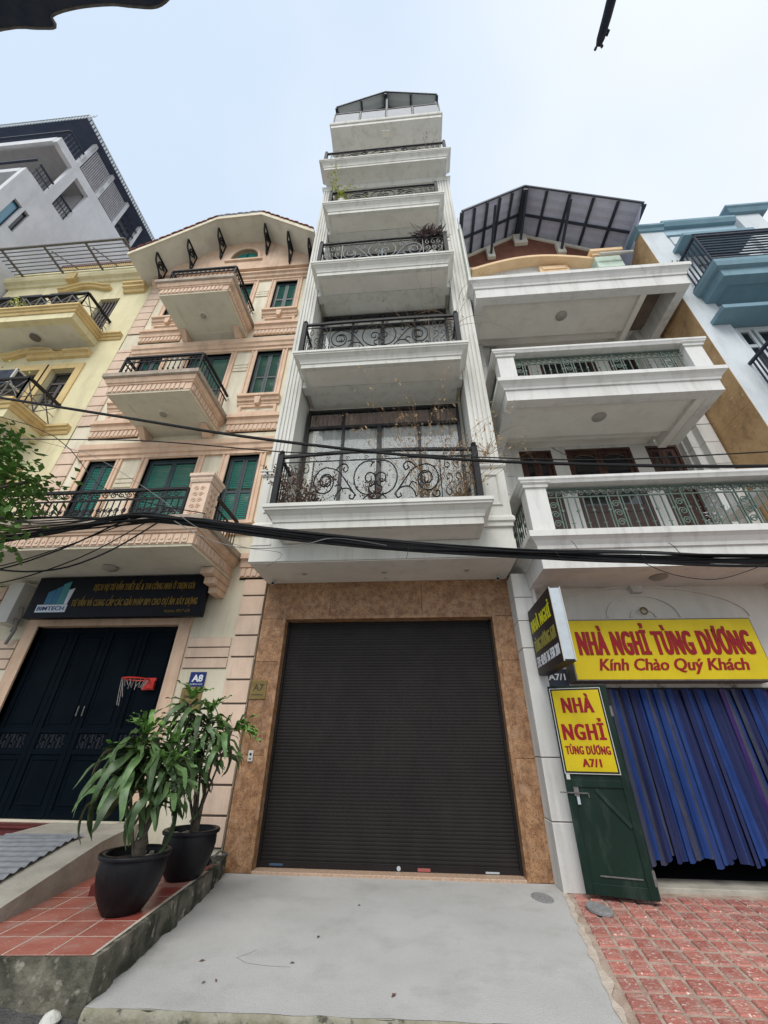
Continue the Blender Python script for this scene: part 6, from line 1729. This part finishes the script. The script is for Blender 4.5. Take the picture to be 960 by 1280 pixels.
# purple spiky plant on the third balcony
pp = thing('purple_plant', 'spiky dark purple plant at the right end of the third tower balcony', 'plant', (.80, 5.8, 12.95))
build(MB().lathe([(.12, 0), (.16, .06), (.19, .3), (.20, .33), (.17, .33)], (.80, 5.8, 12.92), 16), 'pot', PLAST, pp)
lf = MB(); r = random.Random(5)
for i in range(260):
    a = r.uniform(0, 2 * PI); e = r.uniform(-.1, 1.3); L_ = r.uniform(.3, .6); b = Vector((.74 + r.uniform(-.28, .28), 5.7 + r.uniform(-.1, .1), 14.15 + r.uniform(-.25, .2)))
    d = Vector((math.cos(a) * math.cos(e), math.sin(a) * math.cos(e) * .6, math.sin(e))); n_ = d.orthogonal().normalized() * .03
    t_ = b + d * L_ + Vector((0, 0, -.06)); mdl = b + d * L_ * .55
    lf.add([b, mdl + n_, t_, mdl - n_], [(0, 1, 2, 3)])
build(lf, 'leaves', PURP, pp, kind='stuff')
build(MB().tube([(.8, 5.8, 13.2), (.8, 5.78, 13.9)], .03, 6), 'stem', BARK, pp)
build(MB().lathe([(.1, 0), (.14, .05), (.16, .3), (.12, .34)], (-2.05, 5.85, 12.92), 14), 'flower_pot', PLAST, label='white flower pot behind the left end of the third tower railing', cat='flower pot', base=True)
# yellow green bamboo on the fourth balcony
twiggy('bamboo_plant', 'yellow green bamboo growing over the left of the fourth tower railing', (-1.95, 5.66, 16.5), 1.75, .12, 10, BAMB, BAMB, .055, 82, 30, potm=PLAST)
twiggy('dry_shrub', 'small dry twig plant on the right of the fifth tower railing', (1.0, 5.75, 20.05), 1.2, .3, 6, DRY, DRY, .04, 85, 10)
twiggy('green_shrub', 'yellowing weeds on the ledge of the upper yellow balcony', (-12.0, 6.35, 13.1), .5, 1.0, 10, BAMB, DRY, .05, 86, 12)
twiggy('green_shrub', 'yellow green shoots on the lower yellow balcony beside the air conditioner', (-12.2, 6.6, 9.1), 2.0, .4, 10, BAMB, DRY, .05, 88, 14)
twiggy('balcony_plant', 'white flowered bush behind the right end of the first green railing', (5.15, 6.35, 4.6), .8, .4, 12, LETW, LEAFD, .04, 89, 12)

# ================================================================== STREET TREE (left, crown only reaches into view)
tr = thing('street_tree', 'leafy green tree reaching in from the left edge in front of the peach house', 'tree', (-5.6, 2.9, -.15))
build(MB().tube(smoothpath([(-5.9, 2.6, -.2), (-5.8, 2.7, 1.5), (-5.6, 2.8, 3.0), (-5.5, 2.9, 4.6), (-5.6, 2.9, 6.2)]), [.16, .155, .15, .145, .14, .138, .135, .13, .128, .125, .12, .115, .11, .105, .1, .095, .09, .085, .08, .075, .07], 10), 'trunk', BARK, tr)
rt = random.Random(21)
clusters = []
for k, (bx, by, bz) in enumerate([(-4.85, 3.2, 4.62), (-4.60, 3.1, 4.35), (-4.42, 3.25, 4.05), (-4.40, 3.2, 3.62), (-4.7, 3.1, 3.85), (-4.9, 3.3, 4.2), (-4.75, 3.3, 3.40), (-4.12, 3.15, 3.98), (-5.3, 3.2, 4.9), (-5.9, 2.6, 5.2), (-6.2, 3.2, 4.6), (-5.2, 3.3, 3.3), (-4.60, 3.2, 3.15), (-5.0, 3.2, 4.0), (-4.30, 3.2, 3.28), (-4.1, 3.1, 3.50)]):
    st = (-5.55, 2.9, max(2.8, bz - .9))
    mid = ((st[0] + bx) / 2, (st[1] + by) / 2, (st[2] + bz) / 2 + .12)
    build(MB().tube(smoothpath([st, mid, (bx, by, bz)]), .018, 6), 'branch', BARK, tr)
    n = 150 if k < 9 else 100
    for i in range(n):
        d = Vector((rt.gauss(0, .13), rt.gauss(0, .17), rt.gauss(0, .12)))
        clusters.append(Vector((bx, by, bz)) + d)
lf = MB()
for c in clusters:
    ax = Vector((rt.uniform(-1, 1), rt.uniform(-1, 1), rt.uniform(-.7, .2))).normalized(); s = rt.uniform(.038, .062)
    w = ax.cross(Vector((rt.uniform(-.4, .4), rt.uniform(-.4, .4), 1))).normalized(); nn = ax.cross(w) * .3
    a, b = c, c + ax * s * 2
    mdl = c + ax * s * .9
    lf.add([a, mdl + w * s * .58 + nn * s * .4, b, mdl - w * s * .58 + nn * s * .4, mdl], [(0, 4, 1), (4, 2, 1), (0, 3, 4), (4, 3, 2)])
build(lf, 'foliage', LEAFT, tr, kind='stuff', smooth=False)

# ================================================================== OVERHEAD CABLES
def cable(pts, r_, label, m_=RUBBER, group=None, name='overhead_cable', seg=6, k=5):
    return tag(build(MB().tube(smoothpath(pts, k), r_, seg), name, m_), label, 'cable', group)
cable([(-11, 4.1, 7.55), (-6.6, 4.0, 6.36), (-4.4, 4.0, 5.80), (-2.37, 4.0, 5.28), (-.34, 4.0, 4.86), (.88, 4.0, 4.67), (2.4, 4.0, 4.52), (4.17, 4.0, 4.41), (7, 4.0, 4.35), (12, 4.0, 4.4)], .022, 'thick black cable sloping down from the upper left across the tower railing')
cable([(-9, 4.3, 5.9), (-5.0, 4.2, 5.55), (-3.5, 4.1, 5.32), (-1.6, 4.05, 4.98), (-.4, 4.0, 4.86), (.9, 4.0, 4.72), (2.4, 4.0, 4.60), (4.3, 4.0, 4.62), (9, 4.0, 4.7)], .009, 'thin black wire just below the thick upper cable, crossing the lowest tower railing')
cable([(-9, 4.2, 6.6), (-5.2, 4.1, 5.35), (-4.3, 4.0, 4.95), (-3.2, 3.95, 4.25), (-2.6, 3.9, 3.80), (-2.15, 4.3, 3.70), (-1.95, 5.2, 4.0), (-3.0, 6.9, 4.46)], .0035, 'thin pale grey wire running diagonally down over the peach balcony', CABG)
cable([(-10, 3.9, 6.9), (-5.6, 3.9, 5.6), (-4.05, 3.9, 4.45), (-3.3, 3.9, 4.15), (-2.5, 3.9, 3.96)], .006, 'thin black wire dropping from the upper left to the cable bundle')
rb = random.Random(9)
spine = [(-2.75, 3.92), (-1.76, 3.74), (-.33, 3.52), (1.07, 3.385), (2.4, 3.29), (3.62, 3.245), (6, 3.22), (10, 3.3)]
left_ends = [4.62, 4.45, 4.32, 4.20, 4.08, 3.98, 3.86, 3.75, 3.62, 3.50, 3.38, 3.30, 3.22, 3.55, 4.02, 3.70, 3.9, 4.3]
for i, ze in enumerate(left_ends):
    a0 = rb.uniform(0, 6.28); rr = .058 * math.sqrt(rb.random()); tws = rb.uniform(-.6, .6)
    pts = []
    ym = 4.0 + rb.uniform(-.25, .25)
    pts.append((-11, ym + .3, ze + rb.uniform(.1, .5))); pts.append((-7.2, ym + .1, ze + rb.uniform(-.05, .2)))
    sag = rb.uniform(-.10, .12)
    pts.append((-5.4, ym, ze * .55 + 3.86 * .45 - sag - .05)); pts.append((-4.4, ym * .6 + 1.6, ze * .3 + 3.90 * .7 - sag * .8))
    pts.append((-3.5, 4.0 + rb.uniform(-.06, .06), 4.00 + rb.uniform(-.07, .07)))
    for k, (x, z) in enumerate(spine):
        a = a0 + tws * k; loose = rb.uniform(.6, 1.5)
        pts.append((x, 4.0 + math.cos(a) * rr * loose, z + math.sin(a) * rr * loose + (.02 * rb.uniform(-1, 1))))
    cable(pts, rb.choice([.008, .009, .011, .013, .015]), 'black cable in the thick bundle running across the picture below the tower balcony', group='black cables of the thick bundle')
cable([(-2.9, 3.95, 3.90), (-2.4, 3.9, 3.62), (-1.9, 3.9, 3.48), (-1.3, 3.92, 3.50), (-.9, 3.95, 3.60), (-.3, 3.97, 3.50)], .005, 'thin pale wire looping under the cable bundle at the tower canopy', CABG)
cable([(2.3, 3.95, 3.26), (2.6, 3.95, 3.08), (3.0, 3.96, 3.02), (3.4, 3.96, 3.12), (3.7, 3.97, 3.24)], .004, 'thin black wire loop hanging under the bundle in front of the guesthouse')
cable([(-9, 4.0, 3.30), (-6.0, 4.0, 3.10), (-4.9, 4.0, 3.15), (-4.0, 4.0, 3.45), (-3.3, 4.0, 3.92)], .008, 'lowest black wire rising from the left edge to join the bundle')
cable([(-9, 4.0, 3.9), (-5.6, 4.0, 3.42), (-4.4, 4.0, 3.30), (-3.7, 4.0, 3.50), (-3.1, 4.0, 3.95)], .011, 'black wire sagging under the bundle at the left below the peach balcony rail')
for i, (x, dz, dx) in enumerate(((-.05, -.14, -.03), (1.5, -.12, .06), (2.35, -.13, .05), (2.75, .12, -.08), (1.75, .12, -.06))):
    cable([(x, 3.93, 3.45 - x * .055), (x + dx * .5, 3.92, 3.45 - x * .055 + dz * .6), (x + dx, 3.92, 3.45 - x * .055 + dz)], .003, ['short loose tie end hanging from the bundle below the tower canopy', 'short loose tie end hanging from the bundle near the guesthouse pier', 'short loose tie end hanging over the guesthouse soffit', 'short loose tie end sticking up from the bundle at the right', 'short loose tie end sticking up near the first green railing'][i], name='cable_tie')
# bracket where the cables gather
# wires along the white guesthouse wall
cable([(2.0, 6.6, 8.4), (2.3, 7.0, 8.05), (3.3, 7.9, 8.28), (3.6, 7.93, 8.0), (3.85, 7.9, 7.75)], .008, 'pale cable dropping down the guesthouse wall above the middle door', CABG)

# ================================================================== THINGS AT THE TOP OF THE PICTURE
# ragged dark awning above the camera (its front edge shows top left)
def awning():
    pts = []; n = 24
    edge = [(-3.6, .47), (-2.86, .41), (-2.60, .425), (-2.47, .43), (-2.45, .38), (-2.25, .36), (-2.0, .365), (-1.85, .385), (-1.68, .40), (-1.55, .36), (-1.50, .30)]
    edge = smoothpath(edge, 4)
    poly = edge + [(-1.45, .02), (-1.42, -.35), (-5, -.35), (-5, .5)]
    t = thing('awning', 'dark ragged awning edge overhead in the top left corner', 'awning', (-3, -1.5, 0))
    build(MB().prism(poly, 'z', 6.0, 6.04), 'sheet', IRONN, t)
    build(MB().tube([(p[0], p[1] + .006, 6.02) for p in edge], .014, 6), 'hem', IRONR, t)
    for x in (-4.5, -2.0): build(MB().tube([(x, -2.9, -.2), (x, -2.9, 6.0)], .05, 8), 'post', IRONN, t); build(MB().bar((x, -2.9, 5.96), (x, .1, 5.96), .05), 'arm', IRONN, t)
awning()
rd = thing('broken_rod', 'dark broken rod end poking into the sky at the top right', 'rod', (1.5, .8, 6))
build(MB().tube([(1.485, .835, 6.0), (1.487, .80, 6.0), (1.492, .70, 6.0), (1.496, .5, 6.01), (1.6, -1.5, 6.05), (1.6, -3.0, 6.1)], [.020, .030, .033, .036, .04, .04], 8), 'shaft', IRONN, rd)
build(MB().tube([(1.470, .838, 6.0), (1.462, .85, 5.99)], .010, 5).tube([(1.50, .83, 6.0), (1.515, .842, 6.0)], .010, 5).tube([(1.51, .76, 6.0), (1.53, .765, 6.0), (1.522, .79, 6.0)], .010, 5), 'splinter', IRONN, rd)
build(MB().tube([(1.6, -3.0, -.2), (1.6, -3.0, 6.2)], .05, 8), 'pole', IRONN, rd)

# ================================================================== SMALL GROUND THINGS
def lid(c, rx, ry, rot, label, h):
    t = thing('manhole_lid', label, 'manhole lid', c)
    m = MB(); n = 28; L0 = []
    for s, z in ((1.0, 0), (1.0, h * .7), (.93, h), (.75, h + .004), (.55, h + .001)):
        for k in range(n):
            a = 2 * PI * k / n; x = rx * s * math.cos(a); y = ry * s * math.sin(a)
            L0.append((c[0] + x * math.cos(rot) - y * math.sin(rot), c[1] + x * math.sin(rot) + y * math.cos(rot), c[2] + z))
    m.add(L0, [(i * n + j, i * n + (j + 1) % n, (i + 1) * n + (j + 1) % n, (i + 1) * n + j) for i in range(4) for j in range(n)] + [tuple(range(4 * n, 5 * n))])
    build(m, 'lid', LIDM, t, smooth=False)
    build(MB().disc((c[0], c[1], c[2] + h), rx * .25, 'z', .006, 14), 'boss', LIDM, t)
lid((1.42, 6.62, .0), .12, .20, .1, 'flat grey oval lid set in the driveway before the guesthouse pier', .008)
lid((1.93, 6.20, .012), .12, .20, .15, 'thick grey oval lid on the red pavers under the open green door', .03)
def loose(c, r_, name, m_, label, cat, group=None): return tag(build(pebble(None, c, r_, m_), name, m_, base=True), label, cat, group)
loose((-2.52, 3.80, -.03), .065, 'cement_lump', WHITEB, 'whitish cement lump at the foot of the raised pavement corner', 'cement lump')
for i, (x, y, r_, l) in enumerate(((-1.30, 3.82, .045, 'brownish stone against the mossy slab edge'), (-.40, 3.84, .04, 'pale stone in the weeds at the slab edge'), (-3.35, 3.66, .06, 'grey stone at the foot of the rough retaining face'), (.15, 3.86, .03, 'small stone right of the weeds at the slab edge'))):
    loose((x, y, -.07 if x > -3 else .0), r_, 'stone', STONE, l, 'stone')
# fallen leaves / scraps on the slab
for i, (x, y, rot) in enumerate(((-1.88, 4.62, .6), (-1.02, 5.2, 1.4), (-1.12, 4.66, .2), (-1.62, 4.32, 2.0), (-.75, 6.1, .5), (-1.70, 4.28, .9), (-.25, 4.25, 1.1))):
    c = Vector((x, y, .004)); u = Vector((math.cos(rot), math.sin(rot), 0)); v = Vector((-u.y, u.x, 0)); s = R.uniform(.018, .034)
    m = MB().add([c - u * s, c + v * s * .4 + Vector((0, 0, .008)), c + u * s * 1.1, c - v * s * .4 + Vector((0, 0, .006))], [(0, 1, 2, 3)])
    tag(build(m, 'fallen_leaf', BARK if i % 3 else DRYR), 'small dry fallen leaf lying on the grey driveway', 'leaf', 'dry leaves scattered on the driveway')
# weeds along the slab foot
wd = MB(); r = random.Random(31)
for k in range(46):
    bx = r.choice([-.95, -.85, -.7, -.5, -.35, -.2, -1.15, .1, .25]) + r.gauss(0, .05); by = 3.86 + r.uniform(-.05, .03)
    for q in range(7):
        a = r.uniform(0, 6.28); L_ = r.uniform(.03, .085); b = Vector((bx, by, -.09)); d = Vector((math.cos(a), math.sin(a), r.uniform(.8, 2.2))).normalized()
        n_ = d.cross(Vector((0, 0, 1))).normalized() * L_ * .16
        wd.add([b, b + d * L_ * .6 + n_, b + d * L_, b + d * L_ * .6 - n_], [(0, 1, 2, 3)])
tag(build(wd, 'weeds', LEAFB), 'low green weeds growing along the foot of the driveway slab', 'weeds', kind='stuff')
